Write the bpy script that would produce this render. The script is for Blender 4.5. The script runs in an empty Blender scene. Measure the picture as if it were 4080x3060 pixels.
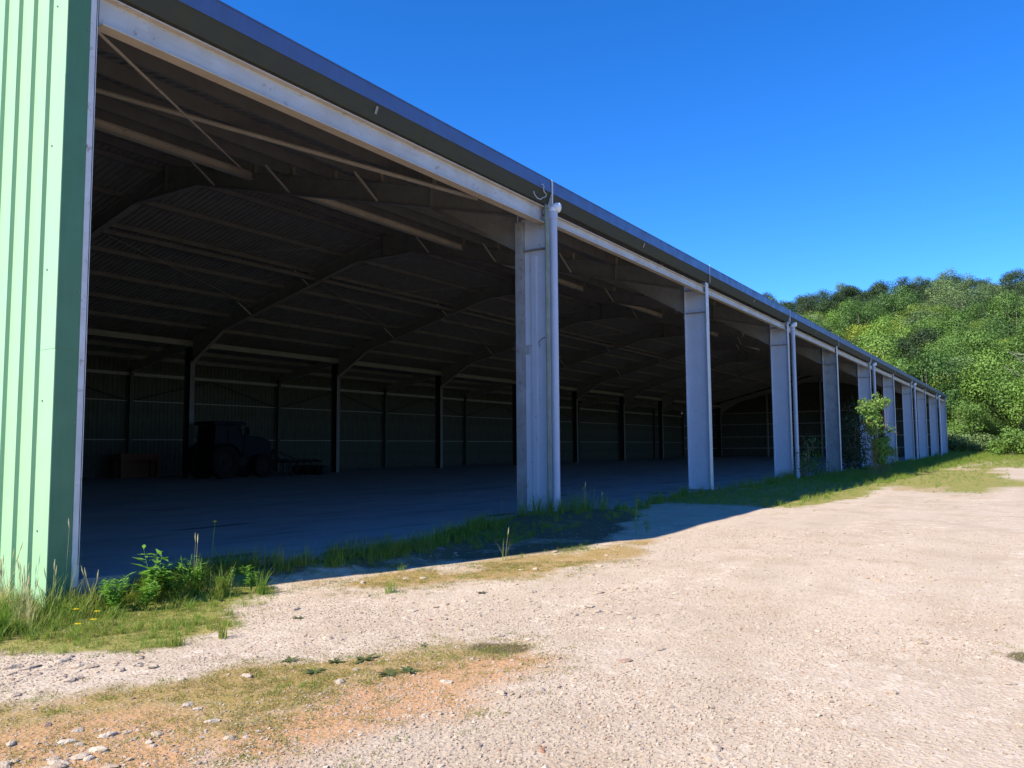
import bpy, math, random
import numpy as np
from mathutils import Matrix, Vector

random.seed(7)
rng = np.random.default_rng(11)
scene = bpy.context.scene

# ------------------------------------------------------------------ camera
YAW, PITCH, ROLL = math.radians(33.023), math.radians(4.547), math.radians(-0.423)
fwh = Vector((math.cos(YAW), math.sin(YAW), 0))
rt0 = Vector((math.sin(YAW), -math.cos(YAW), 0))
fwd = fwh * math.cos(PITCH) + Vector((0, 0, math.sin(PITCH)))
up0 = rt0.cross(fwd)
rt = rt0 * math.cos(ROLL) + up0 * math.sin(ROLL)
up = -rt0 * math.sin(ROLL) + up0 * math.cos(ROLL)
CAM = Vector((-5.216, -9.4746, 1.5305))
cam_data = bpy.data.cameras.new("camera")
cam_data.sensor_fit = 'HORIZONTAL'
cam_data.sensor_width = 36.0
cam_data.lens = 3207.62 / 4080 * 36.0
cam_data.clip_end = 5000
cam_data.clip_start = 0.05
camera = bpy.data.objects.new("camera", cam_data)
m = Matrix((rt, up, -fwd)).transposed().to_4x4()
m.translation = CAM
camera.matrix_world = m
scene.collection.objects.link(camera)
scene.camera = camera

# ------------------------------------------------------------------ light
LDIR = Vector((1.05, -.485, -1.0)).normalized()      # the way sunlight travels
sun_elev = math.asin(-LDIR.z)
sun_data = bpy.data.lights.new("sun", 'SUN')
sun_data.energy = 4.6
sun_data.angle = math.radians(0.53)
sun_data.color = (1.0, 0.93, 0.82)
sun = bpy.data.objects.new("sun", sun_data)
sun.rotation_euler = LDIR.to_track_quat('-Z', 'Y').to_euler()
sun.location = (-20, 20, 40)
scene.collection.objects.link(sun)

world = bpy.data.worlds.new("World")
scene.world = world
world.use_nodes = True
wn = world.node_tree.nodes
wl = world.node_tree.links
for n in list(wn):
    wn.remove(n)
sky = wn.new('ShaderNodeTexSky')
sky.sky_type = 'NISHITA'
sky.sun_disc = False
sky.sun_elevation = sun_elev
sky.sun_rotation = math.atan2(-LDIR.x, -LDIR.y)
sky.altitude = 3000
sky.air_density = 1.0
sky.dust_density = 0.0
sky.ozone_density = 6.0
hs = wn.new('ShaderNodeHueSaturation')
hs.inputs['Saturation'].default_value = 1.24
hs.inputs['Hue'].default_value = 0.508
hs.inputs['Value'].default_value = 1.06
bg = wn.new('ShaderNodeBackground')
bg.inputs['Strength'].default_value = 0.15
wo = wn.new('ShaderNodeOutputWorld')
wl.new(sky.outputs[0], hs.inputs['Color'])
wl.new(hs.outputs[0], bg.inputs['Color'])
wl.new(bg.outputs[0], wo.inputs['Surface'])

scene.view_settings.view_transform = 'Standard'
scene.view_settings.look = 'None'
scene.view_settings.exposure = 0.95
scene.view_settings.gamma = 1.0
scene.view_settings.use_curve_mapping = False
scene.render.engine = 'CYCLES'
scene.cycles.max_bounces = 8
scene.cycles.diffuse_bounces = 5
scene.cycles.glossy_bounces = 3
scene.cycles.transmission_bounces = 4
scene.cycles.transparent_max_bounces = 8
scene.cycles.use_denoising = True

# ------------------------------------------------------------------ materials
def mat_base(name):
    mt = bpy.data.materials.new(name)
    mt.use_nodes = True
    nt = mt.node_tree
    for n in list(nt.nodes):
        nt.nodes.remove(n)
    out = nt.nodes.new('ShaderNodeOutputMaterial')
    return mt, nt, out


def N(nt, typ, **kw):
    n = nt.nodes.new(typ)
    for k, v in kw.items():
        if k in n.inputs:
            n.inputs[k].default_value = v
        else:
            setattr(n, k, v)
    return n


def mixc(nt, fac, a, b, mode='MIX'):
    n = nt.nodes.new('ShaderNodeMix')
    n.data_type = 'RGBA'
    n.blend_type = mode
    for sock, val in ((0, fac), (6, a), (7, b)):
        if hasattr(val, 'is_linked') or isinstance(val, bpy.types.NodeSocket):
            nt.links.new(val, n.inputs[sock])
        elif sock == 0:
            n.inputs[0].default_value = val
        else:
            n.inputs[sock].default_value = (*val[:3], 1)
    return n.outputs[2]


def noise(nt, scale, detail=4, rough=0.55, vec=None, dim='3D'):
    n = nt.nodes.new('ShaderNodeTexNoise')
    n.inputs['Scale'].default_value = scale
    n.inputs['Detail'].default_value = detail
    n.inputs['Roughness'].default_value = rough
    if vec is not None:
        nt.links.new(vec, n.inputs['Vector'])
    return n.outputs['Fac']


def ramp(nt, val, p0, p1, c0=(0, 0, 0), c1=(1, 1, 1)):
    n = nt.nodes.new('ShaderNodeValToRGB')
    n.color_ramp.elements[0].position = p0
    n.color_ramp.elements[1].position = p1
    n.color_ramp.elements[0].color = (*c0, 1)
    n.color_ramp.elements[1].color = (*c1, 1)
    nt.links.new(val, n.inputs[0])
    return n.outputs[0]


def texco(nt, scale=(1, 1, 1), kind='Object'):
    t = nt.nodes.new('ShaderNodeTexCoord')
    mp = nt.nodes.new('ShaderNodeMapping')
    mp.inputs['Scale'].default_value = scale
    nt.links.new(t.outputs[kind], mp.inputs['Vector'])
    return mp.outputs[0]


def bump(nt, h, strength, dist):
    b = nt.nodes.new('ShaderNodeBump')
    b.inputs['Strength'].default_value = strength
    b.inputs['Distance'].default_value = dist
    nt.links.new(h, b.inputs['Height'])
    return b.outputs[0]


def steel(name, col, col2, rough=0.5, metal=0.0, streak=0.35, rust=0.0, spec=0.4, sc=(3, 3, 0.6)):
    """weathered painted or galvanised steel: blotches, streaks down the face, optional rust spots"""
    mt, nt, out = mat_base(name)
    v1 = texco(nt, (1, 1, 1))
    v2 = texco(nt, sc)
    n1 = ramp(nt, noise(nt, 2.2, 6, 0.6, v1), 0.35, 0.7)
    n2 = ramp(nt, noise(nt, 4.0, 5, 0.65, v2), 0.4, 0.75)
    c = mixc(nt, n1, col, col2)
    dark = tuple(x * 0.55 for x in col)
    mul = nt.nodes.new('ShaderNodeMath')
    mul.operation = 'MULTIPLY'
    mul.inputs[1].default_value = streak
    nt.links.new(n2, mul.inputs[0])
    c = mixc(nt, mul.outputs[0], c, dark)
    if rust > 0:
        n3 = ramp(nt, noise(nt, 7.0, 7, 0.7, v1), 0.62 - 0.1 * rust, 0.75)
        c = mixc(nt, n3, c, (0.19, 0.085, 0.035))
    b = N(nt, 'ShaderNodeBsdfPrincipled', Roughness=rough, Metallic=metal)
    b.inputs['Specular IOR Level'].default_value = spec
    nt.links.new(c, b.inputs['Base Color'])
    rr = ramp(nt, n1, 0, 1, (rough - .08,) * 3, (min(1, rough + .15),) * 3)
    nt.links.new(rr, b.inputs['Roughness'])
    nt.links.new(bump(nt, noise(nt, 14, 3, 0.5, v1), 0.12, 0.01), b.inputs['Normal'])
    nt.links.new(b.outputs[0], out.inputs['Surface'])
    return mt


M = {}
M['column'] = steel('grey_blue_painted_steel', (0.57, 0.60, 0.68), (0.53, 0.56, 0.63), 0.5, streak=0.10, rust=0.04)
M['column_worn_shade'] = steel('worn_shade_grey_steel', (0.40, 0.40, 0.40), (0.29, 0.28, 0.26), 0.65, rust=0.5)  # worn steel, also used as painted shade on the side channel
M['frame'] = steel('aged_grey_frame_steel', (0.28, 0.275, 0.268), (0.23, 0.226, 0.22), 0.65, rust=0.05, sc=(1, 1, 1))
M['purlin'] = steel('galvanised_purlin_steel', (0.17, 0.167, 0.165), (0.145, 0.142, 0.14), 0.7, rust=0.0, sc=(.6, 1, 1))
M['roof'] = steel('grey_corrugated_roof_steel', (0.25, 0.248, 0.247), (0.21, 0.208, 0.207), 0.75, sc=(1, .4, 1))
M['beam'] = steel('pale_painted_eave_beam', (0.52, 0.525, 0.52), (0.44, 0.43, 0.41), 0.55, rust=0.2, sc=(.4, 1, 3))
M['tan'] = steel('pale_tan_painted_bracing', (0.58, 0.52, 0.43), (0.50, 0.44, 0.36), 0.6, rust=0.1, sc=(.5, 1, 1))
M['ochre'] = steel('ochre_bounce_light_flange', (0.58, 0.50, 0.40), (0.50, 0.41, 0.31), 0.6, rust=0.2, sc=(.5, 1, 1))  # warm light bounced off the gravel is put into the flange colour
M['gutter'] = steel('slate_blue_gutter_sheet', (0.075, 0.12, 0.27), (0.06, 0.10, 0.22), 0.38, streak=0.25, spec=0.5, sc=(5, 1, .5))
M['trough'] = steel('olive_shade_gutter_trough', (0.052, 0.050, 0.040), (0.062, 0.066, 0.036), 0.75, streak=0.3, spec=0.2, sc=(.6, 3, 3))  # olive sheet with the underside's shade put into its dark tone
M['green'] = steel('pale_green_cladding_paint', (0.315, 0.505, 0.28), (0.295, 0.48, 0.265), 0.42, streak=0.12, sc=(6, 6, .3))
M['trim'] = steel('dark_green_flashing', (0.085, 0.21, 0.105), (0.075, 0.19, 0.095), 0.45, streak=0.15, sc=(6, 6, .3))  # darker green than the cladding and the folded return
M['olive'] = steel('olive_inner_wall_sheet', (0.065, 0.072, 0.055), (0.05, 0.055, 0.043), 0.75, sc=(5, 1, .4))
M['girt'] = steel('pale_galvanised_wall_rail', (0.29, 0.29, 0.27), (0.24, 0.24, 0.225), 0.55, sc=(.5, 1, 1))
M['flange'] = steel('galvanised_corner_post', (0.66, 0.65, 0.64), (0.54, 0.53, 0.52), 0.45, metal=0.1, rust=0.2)
M['moss_flange'] = steel('algae_stained_grey_steel', (0.33, 0.36, 0.31), (0.17, 0.22, 0.15), 0.7, streak=0.6, rust=0.1, sc=(6, 6, .8))
M['pvc'] = steel('grey_blue_plastic_pipe', (0.45, 0.48, 0.57), (0.42, 0.45, 0.53), 0.35, streak=0.12, spec=0.5)
M['pvc_white'] = steel('white_plastic_elbow', (0.86, 0.86, 0.85), (0.82, 0.82, 0.8), 0.25, streak=0.05, spec=0.6)
M['screw'] = steel('dull_screw_head', (0.3, 0.33, 0.3), (0.2, 0.2, 0.19), 0.4, metal=0.5)
M['cable'] = steel('pale_cable_sheath', (0.6, 0.6, 0.58), (0.5, 0.48, 0.45), 0.6)
M['tyre'] = steel('black_tyre_rubber', (0.012, 0.012, 0.012), (0.018, 0.017, 0.016), 0.9, spec=0.05)
M['tractor'] = steel('dark_green_tractor_paint', (0.010, 0.014, 0.022), (0.008, 0.011, 0.018), 0.6, spec=0.1)
M['rim'] = steel('grimy_wheel_paint', (0.02, 0.018, 0.016), (0.016, 0.014, 0.012), 0.7, spec=0.1)
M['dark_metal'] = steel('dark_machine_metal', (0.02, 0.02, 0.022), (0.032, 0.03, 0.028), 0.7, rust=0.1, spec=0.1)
M['red_wood'] = steel('reddish_brown_timber', (0.15, 0.06, 0.035), (0.12, 0.05, 0.03), 0.8, sc=(1, 6, 6))
M['amber'] = steel('dusty_amber_plastic', (0.06, 0.03, 0.01), (0.05, 0.025, 0.01), 0.5)

mt, nt, out = mat_base('dark_cab_glass')
b = N(nt, 'ShaderNodeBsdfPrincipled', Roughness=0.5)
b.inputs['Base Color'].default_value = (0.006, 0.008, 0.012, 1)
b.inputs['Specular IOR Level'].default_value = 0.15
nt.links.new(b.outputs[0], out.inputs['Surface'])
M['glass'] = mt

# concrete floor
mt, nt, out = mat_base('dusty_concrete')
v = texco(nt)
vx = texco(nt, (.25, 1.2, 1))
c = mixc(nt, ramp(nt, noise(nt, 0.5, 6, .6, v), .3, .7), (0.235, 0.225, 0.22), (0.30, 0.287, 0.278))
c = mixc(nt, ramp(nt, noise(nt, 1.3, 5, .6, vx), .52, .68), c, (0.17, 0.16, 0.152))
c = mixc(nt, ramp(nt, noise(nt, .33, 3, .5, vx), .63, .72), c, (0.075, 0.072, 0.07))
c = mixc(nt, ramp(nt, noise(nt, 22, 4, .7, v), .62, .75), c, (0.34, 0.32, 0.29))
dist_n = noise(nt, 1.1, 4, .6, v)
for (cx_, cy_, rx_, ry_) in ((2.3, .15, 1.1, .45), (9.9, .75, 1.4, .5), (19.5, .9, 1.6, .5), (16.5, 3.2, 2.2, .5), (5.2, 4.2, 2.2, .35)):   # old wet and oily stains
    sb = nt.nodes.new('ShaderNodeVectorMath')
    sb.operation = 'SUBTRACT'
    sb.inputs[1].default_value = (cx_, cy_, .03)
    nt.links.new(v, sb.inputs[0])
    ml = nt.nodes.new('ShaderNodeVectorMath')
    ml.operation = 'MULTIPLY'
    ml.inputs[1].default_value = (1 / rx_, 1 / ry_, 0)
    nt.links.new(sb.outputs[0], ml.inputs[0])
    ln = nt.nodes.new('ShaderNodeVectorMath')
    ln.operation = 'LENGTH'
    nt.links.new(ml.outputs[0], ln.inputs[0])
    ad = nt.nodes.new('ShaderNodeMath')
    ad.operation = 'ADD'
    nt.links.new(ln.outputs['Value'], ad.inputs[0])
    nt.links.new(dist_n, ad.inputs[1])
    c = mixc(nt, ramp(nt, ad.outputs[0], 1.15 / 2, 1.7 / 2, (1, 1, 1), (0, 0, 0)) if False else ramp(nt, ad.outputs[0], .75, 1.0, (.85, .85, .85), (0, 0, 0)), c, (0.045, 0.043, 0.042))
b = N(nt, 'ShaderNodeBsdfPrincipled', Roughness=0.75)
nt.links.new(c, b.inputs['Base Color'])
nt.links.new(ramp(nt, noise(nt, .33, 3, .5, vx), .6, .72, (.8,) * 3, (.35,) * 3), b.inputs['Roughness'])
nt.links.new(bump(nt, noise(nt, 30, 5, .6, v), .25, .01), b.inputs['Normal'])
nt.links.new(b.outputs[0], out.inputs['Surface'])
M['concrete'] = mt


def leaf_mat(name, c1, c2, c3, transl=0.25, per_object=0.5, rough=0.55):
    mt, nt, out = mat_base(name)
    geo = nt.nodes.new('ShaderNodeNewGeometry')
    oi = nt.nodes.new('ShaderNodeObjectInfo')
    rr_ = nt.nodes.new('ShaderNodeMath')
    rr_.operation = 'MULTIPLY_ADD'
    rr_.inputs[1].default_value = .6
    rr_.inputs[2].default_value = .2
    nt.links.new(geo.outputs['Random Per Island'], rr_.inputs[0])
    c = mixc(nt, rr_.outputs[0], c1, c2)
    mm = nt.nodes.new('ShaderNodeMath')
    mm.operation = 'MULTIPLY'
    mm.inputs[1].default_value = per_object
    nt.links.new(oi.outputs['Random'], mm.inputs[0])
    c = mixc(nt, mm.outputs[0], c, c3)
    d = N(nt, 'ShaderNodeBsdfPrincipled', Roughness=rough)
    d.inputs['Specular IOR Level'].default_value = 0.3
    t = nt.nodes.new('ShaderNodeBsdfTranslucent')
    nt.links.new(c, d.inputs['Base Color'])
    ct = mixc(nt, 1.0, c, (1.0, 1.0, 0.45), 'MULTIPLY')
    nt.links.new(ct, t.inputs['Color'])
    mx = nt.nodes.new('ShaderNodeMixShader')
    mx.inputs[0].default_value = transl
    nt.links.new(d.outputs[0], mx.inputs[1])
    nt.links.new(t.outputs[0], mx.inputs[2])
    nt.links.new(mx.outputs[0], out.inputs['Surface'])
    return mt


M['leaf_mid'] = leaf_mat('mid_green_leaves', (0.138, 0.255, 0.039), (0.221, 0.352, 0.055), (0.062, 0.131, 0.030), 0.22, 0.95)
M['leaf_yellow'] = leaf_mat('yellow_green_leaves', (0.235, 0.310, 0.034), (0.345, 0.393, 0.055), (0.124, 0.207, 0.041), 0.22, 0.9)
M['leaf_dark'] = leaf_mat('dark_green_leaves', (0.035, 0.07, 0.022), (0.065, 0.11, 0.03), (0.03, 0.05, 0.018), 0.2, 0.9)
M['leaf_pale'] = leaf_mat('grey_green_leaves', (0.152, 0.228, 0.076), (0.207, 0.283, 0.097), (0.090, 0.145, 0.055), 0.22, 0.9)
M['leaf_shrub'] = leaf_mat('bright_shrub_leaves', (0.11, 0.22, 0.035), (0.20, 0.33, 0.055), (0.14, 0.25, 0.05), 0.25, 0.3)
M['leaf_weed'] = leaf_mat('fresh_weed_leaves', (0.120, 0.290, 0.041), (0.222, 0.426, 0.070), (0.171, 0.349, 0.056), 0.3, 0.4)
M['leaf_rosette'] = leaf_mat('dull_rosette_leaves', (0.055, 0.085, 0.025), (0.10, 0.14, 0.04), (0.13, 0.12, 0.05), 0.15, 0.5)
M['grass'] = leaf_mat('green_grass_blades', (0.12, 0.24, 0.025), (0.22, 0.34, 0.045), (0.30, 0.30, 0.07), 0.4, 0.75)
M['dry_grass'] = leaf_mat('olive_dry_grass_blades', (0.27, 0.21, 0.06), (0.37, 0.27, 0.09), (0.22, 0.21, 0.055), 0.25, 0.9)
M['straw'] = leaf_mat('straw_seed_heads', (0.527, 0.449, 0.217), (0.620, 0.558, 0.310), (0.465, 0.465, 0.202), 0.3, 0.6)
M['yellow_petal'] = leaf_mat('yellow_petals', (0.75, 0.55, 0.01), (0.8, 0.62, 0.02), (0.75, 0.5, 0.01), 0.2, 0.3)


def bark_mat(name, a, bcol):
    mt, nt, out = mat_base(name)
    v = texco(nt, (3, 3, .7))
    c = mixc(nt, ramp(nt, noise(nt, 4, 6, .65, v), .35, .7), a, bcol)
    b = N(nt, 'ShaderNodeBsdfPrincipled', Roughness=0.9)
    nt.links.new(c, b.inputs['Base Color'])
    nt.links.new(bump(nt, noise(nt, 9, 5, .6, v), .5, .03), b.inputs['Normal'])
    nt.links.new(b.outputs[0], out.inputs['Surface'])
    return mt


M['bark'] = bark_mat('grey_brown_bark', (0.10, 0.08, 0.06), (0.19, 0.165, 0.13))
M['dead_bark'] = bark_mat('pale_dead_wood', (0.24, 0.21, 0.17), (0.34, 0.30, 0.25))
M['twig'] = bark_mat('reddish_twig_bark', (0.20, 0.10, 0.06), (0.28, 0.17, 0.10))

# stones
mt, nt, out = mat_base('limestone_gravel')
oi = nt.nodes.new('ShaderNodeObjectInfo')
cr = nt.nodes.new('ShaderNodeValToRGB')
e = cr.color_ramp.elements
e[0].position = 0.0
e[0].color = (0.360, 0.262, 0.182, 1)
e[1].position = 1.0
e[1].color = (0.550, 0.479, 0.389, 1)
for p_, c_ in ((.12, (0.460, 0.355, 0.255)), (.35, (0.530, 0.419, 0.308)), (.55, (0.440, 0.360, 0.279)), (.8, (0.580, 0.475, 0.360)), (.955, (0.600, 0.516, 0.413)), (.965, (0.300, 0.106, 0.053)), (.98, (0.330, 0.138, 0.065)), (.985, (0.350, 0.318, 0.276))):
    q = e.new(p_)
    q.color = (*c_, 1)
nt.links.new(oi.outputs['Random'], cr.inputs[0])
v = texco(nt)
c = mixc(nt, ramp(nt, noise(nt, 2.5, 5, .6, v), .3, .75), cr.outputs[0], (0.400, 0.304, 0.211))
b = N(nt, 'ShaderNodeBsdfPrincipled', Roughness=0.9)
b.inputs['Specular IOR Level'].default_value = 0.2
nt.links.new(c, b.inputs['Base Color'])
nt.links.new(bump(nt, noise(nt, 5, 4, .6, v), .4, .1), b.inputs['Normal'])
nt.links.new(b.outputs[0], out.inputs['Surface'])
M['stone'] = mt

# ground sheet: masks (kind of surface) come from the mesh attributes grass / moss / soil / damp
mt, nt, out = mat_base('gravel_yard_ground')
v = texco(nt)
def attr(nm):
    a = nt.nodes.new('ShaderNodeAttribute')
    a.attribute_name = nm
    return a.outputs['Fac']
vor = nt.nodes.new('ShaderNodeTexVoronoi')
vor.inputs['Scale'].default_value = 30
nt.links.new(v, vor.inputs['Vector'])
vor2 = nt.nodes.new('ShaderNodeTexVoronoi')
vor2.inputs['Scale'].default_value = 11
nt.links.new(v, vor2.inputs['Vector'])
sep = nt.nodes.new('ShaderNodeSeparateColor')
nt.links.new(vor.outputs['Color'], sep.inputs[0])
sep2 = nt.nodes.new('ShaderNodeSeparateColor')
nt.links.new(vor2.outputs['Color'], sep2.inputs[0])
cr = nt.nodes.new('ShaderNodeValToRGB')
e = cr.color_ramp.elements
e[0].position = 0
e[0].color = (0.400, 0.299, 0.211, 1)
e[1].position = 1
e[1].color = (0.570, 0.470, 0.360, 1)
for p_, c_ in ((.3, (0.490, 0.382, 0.279)), (.62, (0.540, 0.428, 0.315)), (.66, (0.400, 0.318, 0.235))):
    q = e.new(p_)
    q.color = (*c_, 1)
nt.links.new(sep.outputs[0], cr.inputs[0])
grav = mixc(nt, ramp(nt, sep2.outputs[1], .75, .95), cr.outputs[0], (0.600, 0.502, 0.389))
vt = texco(nt, (.12, 1.0, 1))
grav = mixc(nt, ramp(nt, noise(nt, .9, 5, .6, vt), .44, .68), grav, (0.420, 0.336, 0.245))
grav = mixc(nt, ramp(nt, noise(nt, .35, 5, .6, v), .35, .7), grav, (0.500, 0.401, 0.300))
grav = mixc(nt, ramp(nt, noise(nt, 1.2, 6, .7, v), .48, .72), grav, (0.390, 0.299, 0.206))
n_f = noise(nt, 9, 6, .7, v)
mossc = mixc(nt, ramp(nt, noise(nt, 5, 6, .7, v), .35, .65), (0.29, 0.21, 0.065), (0.38, 0.25, 0.12))
grassc = mixc(nt, ramp(nt, noise(nt, 2.2, 6, .7, v), .35, .65), (0.19, 0.20, 0.045), (0.30, 0.25, 0.08))
soilc = mixc(nt, ramp(nt, noise(nt, 6, 6, .7, v), .35, .65), (0.47, 0.265, 0.135), (0.42, 0.25, 0.125))
def masked(nm, lo=.42, hi=.62, w=.55):
    """mask attribute broken up by fine noise"""
    a = nt.nodes.new('ShaderNodeMath')
    a.operation = 'MULTIPLY_ADD'
    nt.links.new(n_f, a.inputs[0])
    a.inputs[1].default_value = w
    ad = nt.nodes.new('ShaderNodeMath')
    ad.operation = 'SUBTRACT'
    nt.links.new(attr(nm), ad.inputs[0])
    ad.inputs[1].default_value = w * .5
    nt.links.new(ad.outputs[0], a.inputs[2])
    return ramp(nt, a.outputs[0], lo, hi)
col = mixc(nt, masked('soil', .35, .8), grav, soilc)
col = mixc(nt, masked('moss', .38, .75), col, mossc)
col = mixc(nt, masked('grass', .38, .7), col, grassc)
col = mixc(nt, masked('damp_shade', .35, .6), col, (0.13, 0.105, 0.06))  # wet spots, and eave shade painted into the dark soil
b = N(nt, 'ShaderNodeBsdfPrincipled', Roughness=0.95)
b.inputs['Specular IOR Level'].default_value = 0.15
nt.links.new(col, b.inputs['Base Color'])
hm = nt.nodes.new('ShaderNodeMath')
hm.operation = 'ADD'
nt.links.new(vor.outputs['Distance'], hm.inputs[0])
nt.links.new(n_f, hm.inputs[1])
nt.links.new(bump(nt, hm.outputs[0], .4, .02), b.inputs['Normal'])
nt.links.new(b.outputs[0], out.inputs['Surface'])
M['ground'] = mt

mt, nt, out = mat_base('woodland_floor')
v = texco(nt)
c = mixc(nt, ramp(nt, noise(nt, .4, 6, .6, v), .35, .65), (0.05, 0.075, 0.02), (0.09, 0.085, 0.035))
b = N(nt, 'ShaderNodeBsdfPrincipled', Roughness=0.95)
nt.links.new(c, b.inputs['Base Color'])
nt.links.new(b.outputs[0], out.inputs['Surface'])
M['hill'] = mt

# ------------------------------------------------------------------ helpers
class MB:
    def __init__(s):
        s.v, s.f = [], []

    def add(s, vs, fs):
        o = len(s.v)
        s.v += [tuple(p) for p in vs]
        s.f += [tuple(i + o for i in f) for f in fs]
        return s

    def box(s, x0, x1, y0, y1, z0, z1):
        vs = [(x, y, z) for x in (x0, x1) for y in (y0, y1) for z in (z0, z1)]
        return s.add(vs, [(0, 1, 3, 2), (4, 6, 7, 5), (0, 4, 5, 1), (2, 3, 7, 6), (0, 2, 6, 4), (1, 5, 7, 3)])

    def prism(s, poly, axis, a0, a1):
        """polygon (two coordinates) extruded along an axis ('x','y','z') from a0 to a1"""
        n = len(poly)
        def P(p, a):
            return {'x': (a, p[0], p[1]), 'y': (p[0], a, p[1]), 'z': (p[0], p[1], a)}[axis]
        vs = [P(p, a0) for p in poly] + [P(p, a1) for p in poly]
        fs = [tuple(range(n))[::-1], tuple(range(n, 2 * n))]
        fs += [(i, (i + 1) % n, n + (i + 1) % n, n + i) for i in range(n)]
        return s.add(vs, fs)

    def tube(s, pts, rad, seg=8, cap=True):
        pts = [Vector(p) for p in pts]
        if not hasattr(rad, '__len__'):
            rad = [rad] * len(pts)
        rings = []
        prev = None
        for i, p in enumerate(pts):
            d = (pts[min(i + 1, len(pts) - 1)] - pts[max(i - 1, 0)])
            if d.length < 1e-9:
                d = Vector((0, 0, 1))
            d.normalize()
            if prev is None:
                a = Vector((0, 0, 1)) if abs(d.z) < .9 else Vector((1, 0, 0))
                x = d.cross(a).normalized()
            else:
                x = (prev - d * prev.dot(d))
                x = x.normalized() if x.length > 1e-6 else d.orthogonal().normalized()
            prev = x
            y = d.cross(x)
            rings.append([p + (x * math.cos(t) + y * math.sin(t)) * rad[i] for t in [2 * math.pi * k / seg for k in range(seg)]])
        vs = [q for r in rings for q in r]
        fs = []
        for i in range(len(pts) - 1):
            for k in range(seg):
                k2 = (k + 1) % seg
                fs.append((i * seg + k, i * seg + k2, (i + 1) * seg + k2, (i + 1) * seg + k))
        if cap:
            fs.append(tuple(range(seg))[::-1])
            fs.append(tuple((len(pts) - 1) * seg + k for k in range(seg)))
        return s.add(vs, fs)

    def bar(s, a, b, w, h):
        """square bar between two points"""
        a, b = Vector(a), Vector(b)
        d = (b - a).normalized()
        x = d.cross(Vector((0, 0, 1)))
        x = x.normalized() if x.length > 1e-6 else Vector((1, 0, 0))
        y = x.cross(d)
        vs = [p + x * sx * w / 2 + y * sy * h / 2 for p in (a, b) for sx, sy in ((-1, -1), (1, -1), (1, 1), (-1, 1))]
        return s.add(vs, [(3, 2, 1, 0), (4, 5, 6, 7), (0, 1, 5, 4), (1, 2, 6, 5), (2, 3, 7, 6), (3, 0, 4, 7)])

    def mesh(s, name, mat=None, smooth=False):
        me = bpy.data.meshes.new(name)
        me.from_pydata(s.v, [], s.f)
        me.update()
        if mat:
            me.materials.append(M[mat])
        if smooth:
            me.polygons.foreach_set('use_smooth', [True] * len(me.polygons))
        return me


def link(name, me, parent=None, loc=None):
    o = bpy.data.objects.new(name, me)
    scene.collection.objects.link(o)
    if parent is not None:
        o.parent = parent
    if loc is not None:
        o.location = loc
    return o


def part(name, mb, mat, parent, loc=None, smooth=False):
    return link(name, mb.mesh(name, mat, smooth), parent, loc)


def tag(o, label, cat, group=None, kind=None):
    o['label'] = label
    o['category'] = cat
    if group:
        o['group'] = group
    if kind:
        o['kind'] = kind
    return o


def structure(o, label=None, cat=None, kind='structure'):
    o['kind'] = kind
    if label:
        o['label'] = label
        o['category'] = cat
    return o


def empty(name, loc=(0, 0, 0), rz=0):
    o = bpy.data.objects.new(name, None)
    o.location = loc
    o.rotation_euler = (0, 0, rz)
    o.empty_display_size = 0.3
    scene.collection.objects.link(o)
    return o


# smooth value noise in the plane, used for placing things and for surface masks
_perm = rng.random((64, 64))
def vnoise(x, y, s):
    x = np.asarray(x, float) / s
    y = np.asarray(y, float) / s
    xi, yi = np.floor(x).astype(int), np.floor(y).astype(int)
    fx, fy = x - xi, y - yi
    fx, fy = fx * fx * (3 - 2 * fx), fy * fy * (3 - 2 * fy)
    g = lambda a, b_: _perm[a % 64, b_ % 64]
    return (g(xi, yi) * (1 - fx) + g(xi + 1, yi) * fx) * (1 - fy) + (g(xi, yi + 1) * (1 - fx) + g(xi + 1, yi + 1) * fx) * fy
def fbm(x, y, s):
    return (vnoise(x, y, s) * .5 + vnoise(x + 17, y + 5, s / 2.1) * .3 + vnoise(x + 3, y + 41, s / 4.3) * .2)
def sstep(a, b_, x):
    t = np.clip((x - a) / (b_ - a), 0, 1)
    return t * t * (3 - 2 * t)

# ------------------------------------------------------------------ dimensions of the shed (metres)
BAY, NB = 11.0, 10
LEN = BAY * NB
VR, VI, VB = 15.1, 29.3, 35.05          # ridge, inner column row, rear wall
SL = 0.25
def rb(v): return 10.71 - SL * abs(v - VR)     # rafter underside
def rtp(v): return rb(v) + 0.55                # rafter top
PH = 0.33                                      # purlin depth
def roofz(v):
    return rtp(v) + PH if v <= VI else rtp(VI) + PH - 0.2 * (v - VI)

# where the slab shows: in front of this line the ground covers it
SLAB = np.array([(-8, .3), (0, -.12), (1.9, -.3), (3.0, -.85), (4.8, -1.0), (7, -.5), (8.7, .02), (10, .2), (11, .35), (11.5, -.45), (12.2, -1.0), (15.3, -.6),
                 (18, .0), (20.7, .3), (22, .25), (24, -.1), (27.5, -.3), (31, .1), (33, .3), (36, .3), (44, .35), (50, .4), (56, .4), (120, .4)])
def slabline(u): return np.interp(u, SLAB[:, 0], SLAB[:, 1])

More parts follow.
